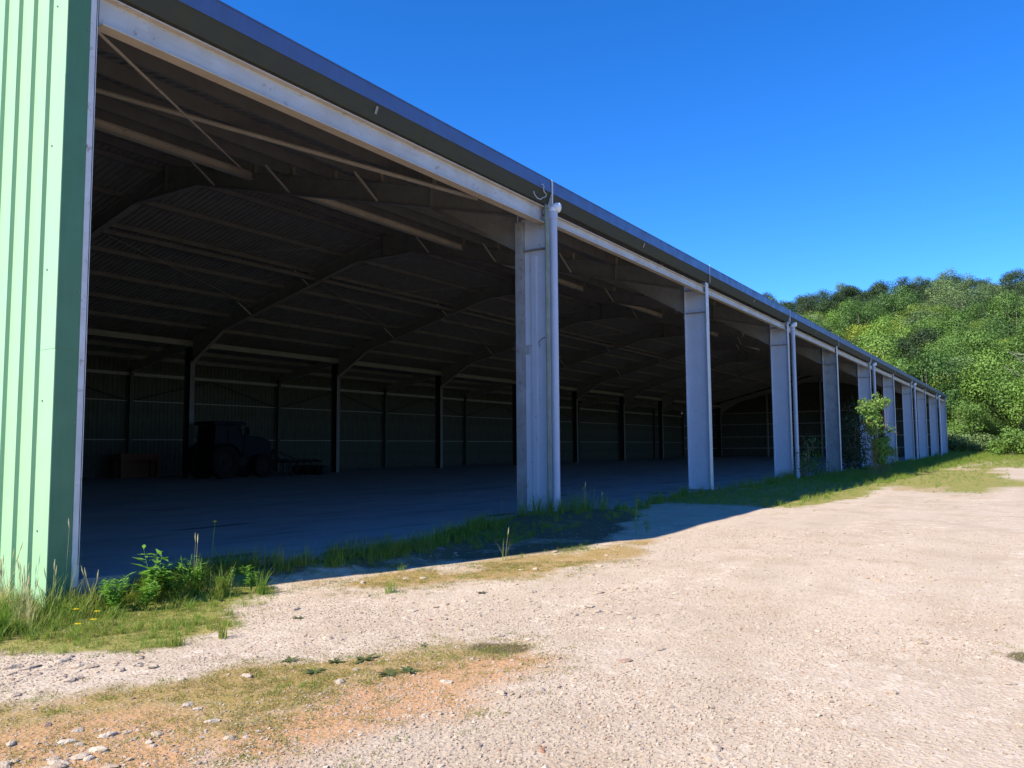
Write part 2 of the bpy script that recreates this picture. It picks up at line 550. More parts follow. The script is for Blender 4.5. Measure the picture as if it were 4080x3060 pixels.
def poly_mask(u, v, poly, soft):
    """1 inside a polygon, soft edge (approximate signed distance to the edges)"""
    poly = np.array(poly, float)
    inside = np.zeros(u.shape, bool)
    dist = np.full(u.shape, 1e9)
    n = len(poly)
    for i in range(n):
        a, b_ = poly[i], poly[(i + 1) % n]
        cond = ((a[1] > v) != (b_[1] > v)) & (u < (b_[0] - a[0]) * (v - a[1]) / (b_[1] - a[1] + 1e-12) + a[0])
        inside ^= cond
        ab = b_ - a
        t = np.clip(((u - a[0]) * ab[0] + (v - a[1]) * ab[1]) / (ab @ ab), 0, 1)
        dist = np.minimum(dist, np.hypot(u - a[0] - t * ab[0], v - a[1] - t * ab[1]))
    sd = np.where(inside, dist, -dist)
    return np.clip(.5 + sd / (2 * soft), 0, 1)

def drop(u):
    return -.30 * (1 - sstep(-1.5, 11, u))        # the yard falls towards the near gable corner
def ramp_up(u, v):
    return 1 - .75 * (1 - sstep(.0, .9, slabline(u) - v)) * sstep(.25, 1.0, u)   # and rises to the slab edge
def level(u, v):
    """the point on the level z = 0 that the sloping yard point hides"""
    k_ = 1.5305 / (1.5305 - drop(u))
    return CAM.x + (u - CAM.x) * k_, CAM.y + (v - CAM.y) * k_

def masks(u, v):
    u = np.asarray(u, float); v = np.asarray(v, float)
    edge = slabline(u) - v                          # metres in front of the slab line
    u, v = level(u, v)
    w = (fbm(u, v, 1.3) - .5)
    uu = u + w * .7
    vv = v + (fbm(u + 30, v + 9, 1.1) - .5) * .9
    grass = poly_mask(uu, vv, [(-9, 6), (-9, -2.6), (-2.2, -2.9), (-1.9, -3.4), (-1.3, -3.6), (-.6, -3.55), (.3, -2.9), (.9, -2.2), (1.1, -.9), (1.3, 0), (0, 6)], .25)
    strip = (1 - sstep(.15, .75, edge + w * .8)) * sstep(-.1, .0, edge) * (u > 1) * (.55 + .45 * sstep(.35, .6, fbm(u, v, 2.1)))
    grass = np.maximum(grass, strip)
    mound = np.clip(1.35 - np.hypot((uu - 10.3) / 2.7, (vv + .75) / 1.35), 0, 1) * 1.6
    mound = np.maximum(mound, poly_mask(uu, vv, [(2.5, -1.2), (8.7, .1), (12, .2), (12, -1.5), (8, -2.1), (5, -2.1), (3, -2.0)], .35) * (.5 + .5 * sstep(.35, .6, fbm(u, v, 1.1))))
    grass = np.maximum(grass, np.clip(mound, 0, 1))
    thin = poly_mask(uu, vv, [(1.2, -.6), (6.5, -.9), (7.8, -3.2), (5.2, -3.7), (2.2, -2.6)], .5) * (.2 + .5 * sstep(.4, .6, fbm(u, v, .9)))
    grass = np.maximum(grass, thin)
    far = sstep(13.0, 17, uu) * sstep(-5.4, -4.5, vv) * sstep(-.1, .1, edge) * (.6 + .4 * sstep(.3, .55, fbm(u, v, 3)))
    far2 = sstep(19, 27, uu) * sstep(-12.5, -7.5, vv - 3 * (fbm(u + 8, v * 3, 5) - .5)) * sstep(.26, .58, fbm(u * .3, v * 1.4, 4)) * .85 * (edge > 0)
    far3 = sstep(34, 60, uu) * sstep(-12, -7, vv) * (.35 + .5 * sstep(.3, .6, fbm(u * .25, v * 1.5, 3))) * (edge > 0)
    far4 = sstep(88, 112, u) * (1 - .8 * sstep(.45, .7, fbm(u * .3, v, 3)))
    back = (v > 6) * (u < -1) + (v > 36) + (u > 111) + (v < -22) * .7
    grass = np.clip(np.maximum.reduce([grass, far, far2, far3, far4, back * 1.0]), 0, 1)
    moss = poly_mask(uu, vv, [(-2.85, -4.25), (-1.9, -4.55), (-1.0, -4.75), (-.4, -5.3), (.25, -6.05), (0, -6.3), (-.9, -6.0), (-1.9, -6.1), (-2.6, -6.0), (-3.4, -5.2)], .3)
    moss2 = poly_mask(uu, vv, [(1.0, -2.4), (2.4, -2.6), (4.8, -3.3), (7.2, -3.9), (6.8, -4.6), (4.4, -4.7), (2.8, -4.2), (1.4, -3.6)], .5) * (.55 + .45 * sstep(.3, .6, fbm(u, v, .8)))
    moss3 = np.clip(1 - np.hypot((uu - 4.2) / .9, (vv + 4.2) / .35), 0, 1) * 1.3
    far5 = sstep(14, 24, uu) * sstep(-10, -7, vv) * sstep(.4, .62, fbm(u * .6, v * 2, 3)) * .6
    mr = np.clip(1.2 - np.hypot((u - 1.75) / .5, (v + 9.35) / .35), 0, 1)
    moss = np.clip(np.maximum.reduce([moss, moss2, moss3, far5, mr * .25]), 0, 1)
    soil = np.clip(1.3 - np.hypot((uu + 2.9) / 1.0, (vv + 5.4) / .75), 0, 1)
    soil2 = poly_mask(uu, vv, [(-2.4, -5.5), (-.6, -5.6), (0, -6.1), (-.2, -6.5), (-1.4, -6.5), (-2.7, -6.3)], .35) * .75
    soil = np.maximum(soil, soil2)
    soil = np.clip(soil * 1.35, 0, 1)
    moss = moss * (1 - .55 * soil)
    damp_shade = np.clip(1.3 - np.hypot((u - .02 + (v + 5.95) * .25) / .23, (v + 5.95) / .3), 0, 1) * .9
    damp_shade = np.maximum(damp_shade, np.clip(1.2 - np.hypot((u - 1.72) / .22, (v + 9.33) / .16), 0, 1))
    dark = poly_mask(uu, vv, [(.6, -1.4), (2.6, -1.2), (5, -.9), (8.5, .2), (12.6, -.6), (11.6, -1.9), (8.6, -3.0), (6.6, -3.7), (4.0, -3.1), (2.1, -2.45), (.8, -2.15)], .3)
    damp_shade = np.maximum(damp_shade, dark * (.52 + .3 * sstep(.3, .6, fbm(u, v, .8))))  # dark soil with the eave's cast shadow painted in, out to the shadow edge
    return grass, moss, soil, np.clip(damp_shade, 0, 1)

def ground_z(u, v):
    u = np.asarray(u, float); v = np.asarray(v, float)
    edge = slabline(u) - v
    z = (fbm(u, v, 2.5) - .5) * .07 * sstep(-.2, 1.2, edge) + .02
    z = z - .16 * (1 - sstep(-.22, .02, edge)) * ((v > -2) & (v < 36) & (u > -.4) & (u < 110.4))
    z = z + .10 * np.clip(1.2 - np.hypot((u - 10.6) / 2.6, (v + .6) / 1.2), 0, 1)
    z = z + drop(u) * ramp_up(u, v)
    l_ = level(u, v)
    g = np.clip(1.2 - np.hypot((l_[0] - .02) / .3, (l_[1] + 5.95) / .35), 0, 1)
    z = z - .03 * g
    far = sstep(100, 400, np.hypot(u - 50, v - 10))
    return z * (1 - far)

# ------------------------------------------------------------------ ground sheet
def graded(lo, a, b_, hi, fine, growth=1.22):
    xs = list(np.arange(a, b_, fine))
    x, st = b_, fine
    while x < hi:
        xs.append(x); st *= growth; x += st
    xs.append(hi)
    x, st = a, fine
    left = []
    while x > lo:
        st *= growth; x -= st
        if x > lo:
            left.append(x)
    left.append(lo)
    return np.array(left[::-1] + xs)

gx = graded(-1500, -5.0, 26.0, 2500, 0.10, 1.05)
gy = graded(-1500, -10.0, 0.8, 1500, 0.09, 1.10)
GX, GY = np.meshgrid(gx, gy, indexing='ij')
GZ = ground_z(GX, GY)
nx, ny = GX.shape
verts = np.stack([GX, GY, GZ], -1).reshape(-1, 3)
idx = np.arange(nx * ny).reshape(nx, ny)
quads = np.stack([idx[:-1, :-1], idx[1:, :-1], idx[1:, 1:], idx[:-1, 1:]], -1).reshape(-1, 4)
me = bpy.data.meshes.new('ground')
me.vertices.add(len(verts))
me.vertices.foreach_set('co', verts.ravel())
me.loops.add(quads.size)
me.loops.foreach_set('vertex_index', quads.ravel())
me.polygons.add(len(quads))
me.polygons.foreach_set('loop_start', np.arange(0, quads.size, 4))
me.polygons.foreach_set('loop_total', np.full(len(quads), 4))
me.update()
for nm, arr in zip(('grass', 'moss', 'soil', 'damp_shade'), masks(GX, GY)):
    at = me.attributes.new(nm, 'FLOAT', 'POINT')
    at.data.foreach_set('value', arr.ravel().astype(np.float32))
me.polygons.foreach_set('use_smooth', np.ones(len(quads), bool))
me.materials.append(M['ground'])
ground = link('ground', me)
structure(ground, 'pale gravel yard with mossy and grassy patches', 'ground')

floor_mb = MB()
slab_pts = [(-.25, VB + .1), (-.25, .12), (.03, .05)] + [(float(a), float(max(b_, -1.4)) - .06) for a, b_ in SLAB if 0 < a < LEN] + [(LEN + .25, .3), (LEN + .25, VB + .1)]
floor_mb.prism(slab_pts, 'z', -.7, .03)
floor = part('concrete_floor', floor_mb, 'concrete', None)
structure(floor, 'dusty grey concrete floor inside the open shed', 'floor')

# ------------------------------------------------------------------ the shed
shed = empty('open_shed', (0, 0, 0))
tag(shed, 'long open-fronted steel shed with pale green gable cladding and grey columns', 'shed')

def i_column(z1, y0, y1, fw=.14, tw=.012, tf=.022):
    mb = MB()
    mb.box(-tw, tw, y0 + tf, y1 - tf, 0, z1)
    mb.box(-fw, fw, y0, y0 + tf, 0, z1)
    mb.box(-fw, fw, y1 - tf, y1, 0, z1)
    return mb

# front columns
web = MB().box(-.012, .012, .022, .778, -.1, 7.3).mesh('column', 'column')
web_w = MB().box(-.012, .012, .022, .778, -.1, 7.3).mesh('column', 'column_worn_shade')
fl_out = MB().box(-.14, .14, 0, .022, -.1, 7.28).mesh('outer_flange', 'moss_flange')
fl_out2 = MB().box(-.14, .14, 0, .022, -.1, 7.28).mesh('outer_flange', 'flange')
fl_in = MB().box(-.14, .14, .778, .8, -.1, 7.28).mesh('inner_flange', 'column')
stf = MB().box(-.135, .135, .0225, .7775, -.012, .012).mesh('stiffener', 'frame')
bpl = MB().box(-.2, .2, -.06, .86, 0, .03).mesh('base_plate', 'frame')
for k in range(1, NB):
    c = link('column', web_w if k in (4,) else web, shed, (BAY * k, 0, 0))
    link('outer_flange', fl_out if k == 1 else fl_out2, c)
    link('inner_flange', fl_in, c)
    for zz in (6.24, 7.05):
        link('stiffener', stf, c, (0, 0, zz))
    link('base_plate', bpl, c, (0, 0, .031))
    if k == 1:   # extra channels bolted on the nearest column
        ch = MB().box(-.17, -.1405, .66, .835, .0, 6.95)
        ch.box(-.145, -.0125, .655, .668, .0, 6.95)
        part('side_channel', ch, 'column_worn_shade', c)  # darker steel puts the inner strip's shade into its colour
        rail = MB().prism([(-.0125, .31), (-.05, .34), (-.05, .47), (-.0125, .50)], 'z', 0, 6.1)
        part('cover_rail', rail, 'column', c)
        cab = MB().tube([(-.03, .24, 3.9), (-.045, .28, 4.0), (-.04, .22, 4.08), (-.03, .1, 4.13)], .008, 6)
        part('loose_wire', cab, 'dark_metal', c)
        plate = MB().box(-.018, -.0125, .53, .66, 3.75, 3.98)
        part('rusty_plate', plate, 'column_worn_shade', c)
        hook = MB().tube([(-.02, .5, 7.14), (-.05, .45, 7.10), (-.06, .38, 7.11), (-.06, .34, 7.14)], .01, 6)
        part('hook', hook, 'dark_metal', c)
# end columns
for u in (-.03, LEN):
    c = part('end_column', i_column(7.4, .0, .8, .06 if u < 1 else .14), 'flange' if u < 1 else 'column', shed, (u, .0, -.05))
# inner row, rear wall posts
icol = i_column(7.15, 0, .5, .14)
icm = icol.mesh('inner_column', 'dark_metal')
capm = MB().box(-.14, .14, -.02, -.001, 0, 6.4).mesh('front_cover', 'purlin')
wcol = i_column(6.4, 0, .3, .1).mesh('wall_post', 'olive')
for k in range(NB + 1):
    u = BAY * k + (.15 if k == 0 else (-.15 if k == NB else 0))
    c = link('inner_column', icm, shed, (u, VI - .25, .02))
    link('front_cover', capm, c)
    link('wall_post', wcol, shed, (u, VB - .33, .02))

# rafters (both slopes of one frame in one part)
tw = .01
def rafter_mesh():
    mb = MB()
    y0, y1 = .8, VI - .25
    prof = [(y0, rb(y0)), (13.3, rb(13.3)), (13.3, rtp(13.3)), (y0, rtp(y0))]
    mb.prism([(y0, rb(y0)), (VR, rb(VR)), (VR, rtp(VR)), (y0, rtp(y0))], 'x', -tw, tw)
    mb.prism([(VR, rb(VR)), (y1, rb(y1)), (y1, rtp(y1)), (VR, rtp(VR))], 'x', -tw, tw)
    for f, off in ((rb, -.018), (rtp, .0)):
        for a, b_ in ((y0, VR), (VR, y1)):
            mb.prism([(a, f(a) + off), (b_, f(b_) + off), (b_, f(b_) + off + .018), (a, f(a) + off + .018)], 'x', -.12, .12)
    return mb.mesh('rafter', 'frame')
raft = rafter_mesh()
hmb = MB().prism([(.80, 6.26), (3.5, rb(3.5) - .02), (.80, rb(.8) - .02)], 'x', -tw, tw)
hmb.prism([(.80, 6.24), (3.55, rb(3.55) - .035), (3.5, rb(3.5) - .019), (.80, 6.26)], 'x', -.12, .12)
haunch = hmb.mesh('haunch', 'frame')
hmb = MB().prism([(VI - .25, 6.3), (VI - .25, rb(VI - .25) - .02), (VI - 2.8, rb(VI - 2.8) - .02)], 'x', -tw, tw)
hmb.prism([(VI - .25, 6.28), (VI - .25, 6.3), (VI - 2.8, rb(VI - 2.8) - .019), (VI - 2.85, rb(VI - 2.85) - .035)], 'x', -.12, .12)
haunch_b = hmb.mesh('haunch', 'frame')
amb = MB().prism([(13.35, 10.27), (16.85, 10.27), (VR, rb(VR) - .02)], 'x', -tw, tw)
amb.prism([(13.3, 10.25), (16.9, 10.25), (16.9, 10.268), (13.3, 10.268)], 'x', -.12, .12)
apex = amb.mesh('apex_haunch', 'frame')
apl = MB().box(-.13, .13, -.02, .02, 10.27, 11.3).mesh('apex_plate', 'purlin')
rst = MB().box(-.11, .11, -.01, .01, 0.005, .545).mesh('stiffener', 'frame')
FRONT_P = [1.75, 3.57, 5.41, 7.18, 8.95, 10.72, 12.5, 14.4]
BACK_P = [15.8, 17.9, 20.0, 22.1, 24.2, 26.3, 28.3]
LEAN_P = [30.6, 32.3, 34.0]
fbr = {}
for side in (-1, 1):
    for v_ in (5.41, 8.95, 12.5, 20.0, 24.2):
        fbr[(v_, side)] = MB().bar((side * .95, v_, rtp(v_) + .06), (side * .06, v_ - .02, rb(v_) + .03), .05, .05).mesh('fly_brace', 'tan')
clm = MB().box(-.008, .008, -.09, .09, 0, .26).mesh('purlin_cleat', 'tan')
lean_slope = .2
def lrb(v): return rb(VI) + .05 - lean_slope * (v - VI)
lmb = MB().prism([(VI + .25, lrb(VI + .25)), (VB - .33, lrb(VB - .33)), (VB - .33, lrb(VB - .33) + .5), (VI + .25, lrb(VI + .25) + .5)], 'x', -tw, tw)
lmb.prism([(VI + .25, lrb(VI + .25) - .018), (VB - .33, lrb(VB - .33) - .018), (VB - .33, lrb(VB - .33)), (VI + .25, lrb(VI + .25))], 'x', -.11, .11)
lraft = lmb.mesh('lean_to_rafter', 'frame')
for k in range(NB + 1):
    u = BAY * k + (.15 if k == 0 else (-.15 if k == NB else 0))
    r = link('rafter', raft, shed, (u, 0, 0))
    link('haunch', haunch, r)
    link('haunch', haunch_b, r)
    link('apex_haunch', apex, r)
    link('apex_plate', apl, r, (0, VR, 0))
    for v_ in (3.5,):
        link('stiffener', rst, r, (0, v_, rb(v_)))
    if 1 <= k <= 6:
        for (v_, side), mm_ in fbr.items():
            if v_ > 15 and side > 0:
                continue
            if k == NB and side > 0:
                continue
            link('fly_brace', mm_, r)
        for v_ in FRONT_P[:6]:
            link('purlin_cleat', clm, r, (.06, v_ - .02, rtp(v_) + .02))
    link('lean_to_rafter', lraft, shed, (u, 0, 0))

# eave beams, struts
def i_beam(L, h, b_, mat, name, tfl=.02):
    mb = MB()
    mb.box(0, L, b_ / 2 - .008, b_ / 2 + .008, tfl, h - tfl)
    mb.box(0, L, 0, b_, 0, tfl)
    mb.box(0, L, 0, b_, h - tfl, h)
    return mb.mesh(name, mat)
def eave_beam(L, h, b_):
    w_ = MB().box(0, L, b_ / 2 - .008, b_ / 2 + .008, .02, h - .02).mesh('eave_beam', 'beam')
    f_ = MB().box(0, L, 0, b_, 0, .0195).box(0, L, 0, b_, h - .0195, h).mesh('flange', 'ochre')  # flange colour carries the painted bounce light
    return w_, f_
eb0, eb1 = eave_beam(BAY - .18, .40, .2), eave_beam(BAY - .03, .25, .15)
ibm = i_beam(BAY, .3, .16, 'girt', 'inner_eave_beam')
stm = i_beam(BAY, .22, .2, 'tan', 'roof_strut')
stm2 = i_beam(BAY, .2, .16, 'purlin', 'roof_strut')
for k in range(NB):
    u = BAY * k
    w_, f_ = eb0 if k == 0 else eb1
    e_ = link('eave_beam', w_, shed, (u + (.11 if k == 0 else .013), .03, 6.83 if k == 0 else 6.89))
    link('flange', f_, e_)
    link('inner_eave_beam', ibm, shed, (u, VI - .36, 7.2))
    link('roof_strut', stm, shed, (u, 10.62, 9.95))
    link('roof_strut', stm2, shed, (u, 19.5, 9.7))
end_cleat = MB().box(-.03, -.013, .02, .24, 6.72, 7.24)
part('beam_end_plate', end_cleat, 'beam', shed, (BAY, 0, 0))

# purlins
def z_purlin(L, h, mat='purlin'):
    mb = MB()
    mb.box(0, L, -.004, .004, 0, h)
    mb.box(0, L, .004, .08, 0, .006)
    mb.box(0, L, -.08, -.004, h - .006, h)
    return mb.mesh('purlin', mat)
pm = z_purlin(BAY, PH)
pm2 = z_purlin(BAY, .24)
pm3 = z_purlin(BAY, .20)
for k in range(NB):
    for v_ in FRONT_P:
        link('purlin', pm, shed, (BAY * k, v_, rtp(v_) + .004))
    for v_ in BACK_P:
        link('purlin', pm3, shed, (BAY * k, v_, roofz(v_) - .215))
    for v_ in LEAN_P:
        link('purlin', pm2, shed, (BAY * k, v_, roofz(v_) - .26))

# diagonal bracing in the roof
rod = MB().tube([(.1, .35, 6.95), (BAY, 10.75, 10.02)], .024, 6)
part('bracing_rod', rod, 'tan', shed)
pipe = MB().tube([(.1, 9.0, 9.70), (BAY - .02, 2.05, 7.80)], .055, 8)
part('bracing_tube', pipe, 'tan', shed)
for k in (1, 2, 3, 4):
    for a, b_ in (((0, 20.0), (BAY, 24.2)), ((0, 20.0), (-0.0, 20.0)), ((BAY, 16.0), (BAY / 2, 20.0))):
        if a == b_ or a[0] == b_[0]:
            continue
        part('bracing_rod', MB().tube([(BAY * k + a[0], a[1], rtp(a[1]) - .05), (BAY * k + b_[0], b_[1], rtp(b_[1]) - .05)], .018, 5), 'frame', shed)

# roof sheets: real corrugation
def corrugated(L, p0, p1, pitch=.25, h=.045, name='roof_sheet', mat='roof', x0=0.0):
    """sheet along x (length L); p0,p1 = (y,z) of lower and upper edges"""
    n = max(1, round(L / pitch))
    pt = L / n
    xs, hs_ = [], []
    for i in range(n):
        for fx, hh in ((0, 0), (.5, 0), (.6, h), (.9, h)):
            xs.append(x0 + (i + fx) * pt); hs_.append(hh)
    xs.append(x0 + L); hs_.append(0)
    mb = MB()
    vs = [(x, p0[0], p0[1] + hh) for x, hh in zip(xs, hs_)] + [(x, p1[0], p1[1] + hh) for x, hh in zip(xs, hs_)]
    m_ = len(xs)
    mb.add(vs, [(i, i + 1, m_ + i + 1, m_ + i) for i in range(m_ - 1)])
    return mb.mesh(name, mat)
for row, (va, vb) in enumerate(((.02, VR), (VR, VI), (VI, VB + .25))):
    za, zb = roofz(va) + .002, roofz(vb) + .002
    mids = corrugated(BAY, (va, za), (vb, zb))
    first = corrugated(BAY + .5, (va, za), (vb, zb), x0=-.5)
    last = corrugated(BAY + .5, (va, za), (vb, zb))
    for k in range(NB):
        link('roof_sheet', first if k == 0 else (last if k == NB - 1 else mids), shed, (BAY * k, 0, 0))
rc = MB().prism([(VR - .3, roofz(VR - .3) + .06), (VR, roofz(VR) + .075), (VR + .3, roofz(VR + .3) + .06), (VR + .3, roofz(VR + .3) + .05), (VR, roofz(VR) + .065), (VR - .3, roofz(VR - .3) + .05)], 'x', -.5, LEN + .5)
part('ridge_cap', rc, 'gutter', shed)

# rear wall sheets, rails
def wall_ribbed(L, zb, zt, mat, pitch=.30, h=.035):
    n = round(L / pitch)
    pt = L / n
    mb = MB()
    xs, hs_ = [], []
    for i in range(n):
        for fx, hh in ((0, 0), (.55, 0), (.65, h), (.9, h)):
            xs.append((i + fx) * pt); hs_.append(hh)
    xs.append(L); hs_.append(0)
    m_ = len(xs)
    mb.add([(x, -hh, zb) for x, hh in zip(xs, hs_)] + [(x, -hh, zt) for x, hh in zip(xs, hs_)], [(i, i + 1, m_ + i + 1, m_ + i) for i in range(m_ - 1)])
    return mb.mesh('wall_sheet', mat)
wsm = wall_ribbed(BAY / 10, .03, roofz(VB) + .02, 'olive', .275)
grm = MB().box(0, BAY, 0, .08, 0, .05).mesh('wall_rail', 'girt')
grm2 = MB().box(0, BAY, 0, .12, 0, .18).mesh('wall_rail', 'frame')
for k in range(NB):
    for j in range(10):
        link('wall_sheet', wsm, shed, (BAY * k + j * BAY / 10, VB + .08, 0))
    for zz in (2.16, 4.44):
        link('wall_rail', grm, shed, (BAY * k, VB - .05, zz))
    link('wall_rail', grm2, shed, (BAY * k, VB - .09, 5.95))
for k in range(NB):
    part('wall_brace', MB().tube([(BAY * k + .3, VB - .15, 4.5), (BAY * k + BAY / 2, VB - .15, 5.9), (BAY * k + BAY - .3, VB - .15, 4.5)], .03, 5), 'dark_metal', shed)

# gable ends: ribbed sheets, each 1.117 m wide (three ribs), tops cut to the roof
def gable_sheet(u, sgn, y0, y1, mat, first):
    pitch = (y1 - y0) / 3
    ys, hs_ = [], []
    for i in range(3):
        for fy, hh in ((0, 0), (.80, 0), (.855, .042), (.945, .042)):
            ys.append(y0 + (i + fy) * pitch); hs_.append(hh)
    ys.append(y1); hs_.append(0)
    mb = MB()
    vs = []
    top = lambda y: roofz(min(max(y, .02), VB)) + .03
    for y, hh in zip(ys, hs_):
        vs += [(u + sgn * hh, y, -.34 if u < 1 else -.02), (u + sgn * hh, y, top(y))]
    fs = []
    for i in range(len(ys) - 1):
        fs.append((2 * i, 2 * i + 1, 2 * i + 3, 2 * i + 2))
    mb.add(vs, fs)
    if y0 < VR < y1:
        pass
    return mb
y = .05
W = 1.117
while y < VB + .2:
    y1 = min(y + W, VB + .25)
    part('gable_sheet', gable_sheet(-.33, -1, y, y1, 'green', y < .1), 'green', shed)
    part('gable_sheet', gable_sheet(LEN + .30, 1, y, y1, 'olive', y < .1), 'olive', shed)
    y = y1
# inner lining rails on the far gable
for zz in (1.2, 2.8, 4.6, 6.2):
    part('gable_rail', MB().box(LEN + .16, LEN + .25, .85, VB - .1, zz, zz + .12), 'frame', shed)
for yy in (7.3, VR, 22.4):
    part('gable_post', MB().box(LEN + .0, LEN + .14, yy - .1, yy + .1, 0.03, rb(yy)), 'frame', shed)
# front corner trim, two lengths lapping each other, folded round the corner
for z0, z1, e in ((-.33, 2.76, 0.0), (2.72, 6.0, .004), (5.96, 7.55, .0)):
    mb = MB()
    mb.box(-.336 - e, -.07, -.012 - e, -.004 - e, z0, z1)
    mb.box(-.075, -.07, -.004 - e, .02, z0, z1)
    t = part('corner_trim', mb, 'trim', shed)
    part('corner_return', MB().box(-.346 - e, -.3362 - e, -.013 - e, .30, z0, z1), 'green', t)
    sc_ = MB().tube([(0, 0, 0), (0, -.012, 0)], .011, 8).mesh('screw', 'screw')
    sc2 = MB().tube([(0, 0, 0), (-.012, 0, 0)], .011, 8).mesh('screw', 'screw')
    for zz in np.arange(z0 + .7, z1, 1.5):
        link('screw', sc_, t, (-.1, -.012 - e, float(zz)))
        link('screw', sc2, t, (-.344 - e, .22, float(zz) + .25))
post = MB().box(-.068, .0, -.02, -.002, .03, 7.3)
post.box(-.012, .0, -.002, .1, .03, 7.3)
part('corner_post_face', post, 'flange', shed)
post = MB().box(.004, .02, .0, .03, .2, 7.2)
part('edge_strip', post, 'dark_metal', shed)

# gutters with joint plates
gz0, gz1, gv = 7.57, 7.84, -.10
def gutter(L):
    prof = [(gv + .008, gz0), (gv + .025, gz0 - .06), (.005, 7.27), (.05, 7.262), (.05, 7.272), (.012, 7.28), (gv + .032, gz0 - .06), (gv + .016, gz0 + .004)]
    a = MB().prism(prof, 'x', 0, L).mesh('gutter', 'trough')
    f = MB().box(0, L, gv, gv + .006, gz0 - .012, gz1)
    f.box(0, L, gv - .012, gv + .012, gz1 + .0005, gz1 + .02)     # folded lip
    return a, f.mesh('fascia', 'gutter')
gm = gutter(BAY - .012)
gm0 = gutter(BAY + .45)
for k in range(NB):
    ga, gf = gm0 if k == 0 else gm
    g = link('gutter', ga, shed, (-.46 if k == 0 else BAY * k + .002, 0, 0))
    link('fascia', gf, g)
    if k < 4:   # small strap under the gutter
        st = MB().prism([(gv + .0, gz0 - .07), (gv + .05, gz0 - .19), (gv + .06, gz0 - .19), (gv + .012, gz0 - .07)], 'x', 5.4, 5.45)
        part('strap', st, 'girt', g)
jp = MB()
jp.box(-.03, .03, gv - .02, gv - .0125, gz0 - .28, gz1 + .03)
jp.box(-.012, .012, gv - .0125, .0, 7.2, gz0 - .03)
jpm = jp.mesh('gutter_joint', 'flange')
jp2 = MB().box(-.014, .014, gv - .02, gv - .0125, gz0 - .3, gz1 + .08)
jp2m = jp2.mesh('gutter_bracket', 'flange')
rv = MB().tube([(0, 0, 0), (0, -.006, 0)], .009, 6).mesh('rivet', 'screw')
for k in range(1, NB + 1):
    if k % 2 == 1 or k == NB:
        j = link('gutter_joint', jpm, shed, (BAY * k, 0, 0))
        if k <= 3:
            for i in range(5):
                for sx in (-.055, .055):
                    link('rivet', rv, j, (sx, gv - .0005, gz0 + .03 + i * .05))
    else:
        link('gutter_bracket', jp2m, shed, (BAY * k, 0, 0))

# downpipes at every second column
R = .092
for k in (1, 3, 5, 7, 9):
    u0, v0 = BAY * k - .24, -.27
    dp = part('downpipe', MB().tube([(0, 0, -.05), (0, 0, 6.95)], R, 20, False), 'pvc', shed, (u0, v0, 0), smooth=True)
    for zz in (3.6, .33):
        part('joint_ring', MB().tube([(0, 0, zz - .02), (0, 0, zz + .02)], R + .006, 20), 'pvc', dp, smooth=False)
    part('collar', MB().tube([(0, 0, 6.83), (0, 0, 6.84), (0, 0, 7.02), (0, 0, 7.03)], [R + .003, R + .014, R + .014, R + .003], 20), 'pvc', dp)
    pts, rr = [], []
    for i in range(9):
        a = math.radians(i * 12)
        pts.append((.10 * (1 - math.cos(a)) * .35, -.10 * (1 - math.cos(a)) * .95, 7.0 + .11 * math.sin(a)))
        rr.append(R + .012 + (.012 if i > 5 else 0))
    a = math.radians(96)
    d = Vector((math.sin(a) * .35, -math.sin(a) * .95, math.cos(a))).normalized()
    p_ = Vector(pts[-1])
    for t_, q_ in ((.035, .97), (.06, .8), (.075, .5), (.08, .05)):
        pts.append(tuple(p_ + d * t_)); rr.append((R + .024) * q_)
    part('elbow', MB().tube(pts, rr, 18), 'pvc_white', dp, smooth=True)

# loose cable hanging at the nearest gutter joint
cabpts = [(10.46, -0.14, 7.617), (10.532, -0.14, 7.637), (10.573, -0.14, 7.594), (10.551, -0.14, 7.534), (10.591, -0.14, 7.469), (10.663, -0.14, 7.445), (10.672, -0.14, 7.404), (10.609, -0.14, 7.35), (10.495, -0.14, 7.309), (10.433, -0.14, 7.256), (10.341, -0.14, 7.242), (10.271, -0.14, 7.245), (10.182, -0.14, 7.275), (10.123, -0.14, 7.323), (10.124, -0.14, 7.366)]
part('loose_cable', MB().tube(cabpts, .010, 6), 'cable', shed)

# ------------------------------------------------------------------ tractor inside
def wheel(parent, x, y, r, w, lug):
    mb = MB()
    prof = [(r * .58, -w / 2 * .8), (r * .8, -w / 2), (r * .95, -w / 2 * .95), (r, -w / 2 * .7), (r, w / 2 * .7), (r * .95, w / 2 * .95), (r * .8, w / 2), (r * .58, w / 2 * .8)]
    seg = 28
    vs = [(math.cos(2 * math.pi * i / seg) * a, b_, math.sin(2 * math.pi * i / seg) * a) for i in range(seg) for a, b_ in prof]
    n = len(prof)
    fs = [(i * n + j, i * n + (j + 1) % n, ((i + 1) % seg) * n + (j + 1) % n, ((i + 1) % seg) * n + j) for i in range(seg) for j in range(n)]
    mb.add(vs, fs)
    for i in range(lug):
        for s in (-1, 1):
            a = 2 * math.pi * (i + (.5 if s > 0 else 0)) / lug
            b2 = a + .22
            mb.bar((math.cos(a) * r, s * w * .03, math.sin(a) * r), (math.cos(b2) * r * .99, s * w * .46, math.sin(b2) * r * .99), .05, .07)
    wh = part('wheel', mb, 'tyre', parent, (x, y, r + .03))
    rm = MB()
    rm.tube([(0, -w * .25, 0), (0, -w * .2, 0), (0, w * .2, 0), (0, w * .25, 0)], [r * .56, r * .6, r * .6, r * .56], 24)
    rm.tube([(0, -w * .4, 0), (0, w * .4, 0)], r * .2, 12)
    part('rim', rm, 'rim', wh)

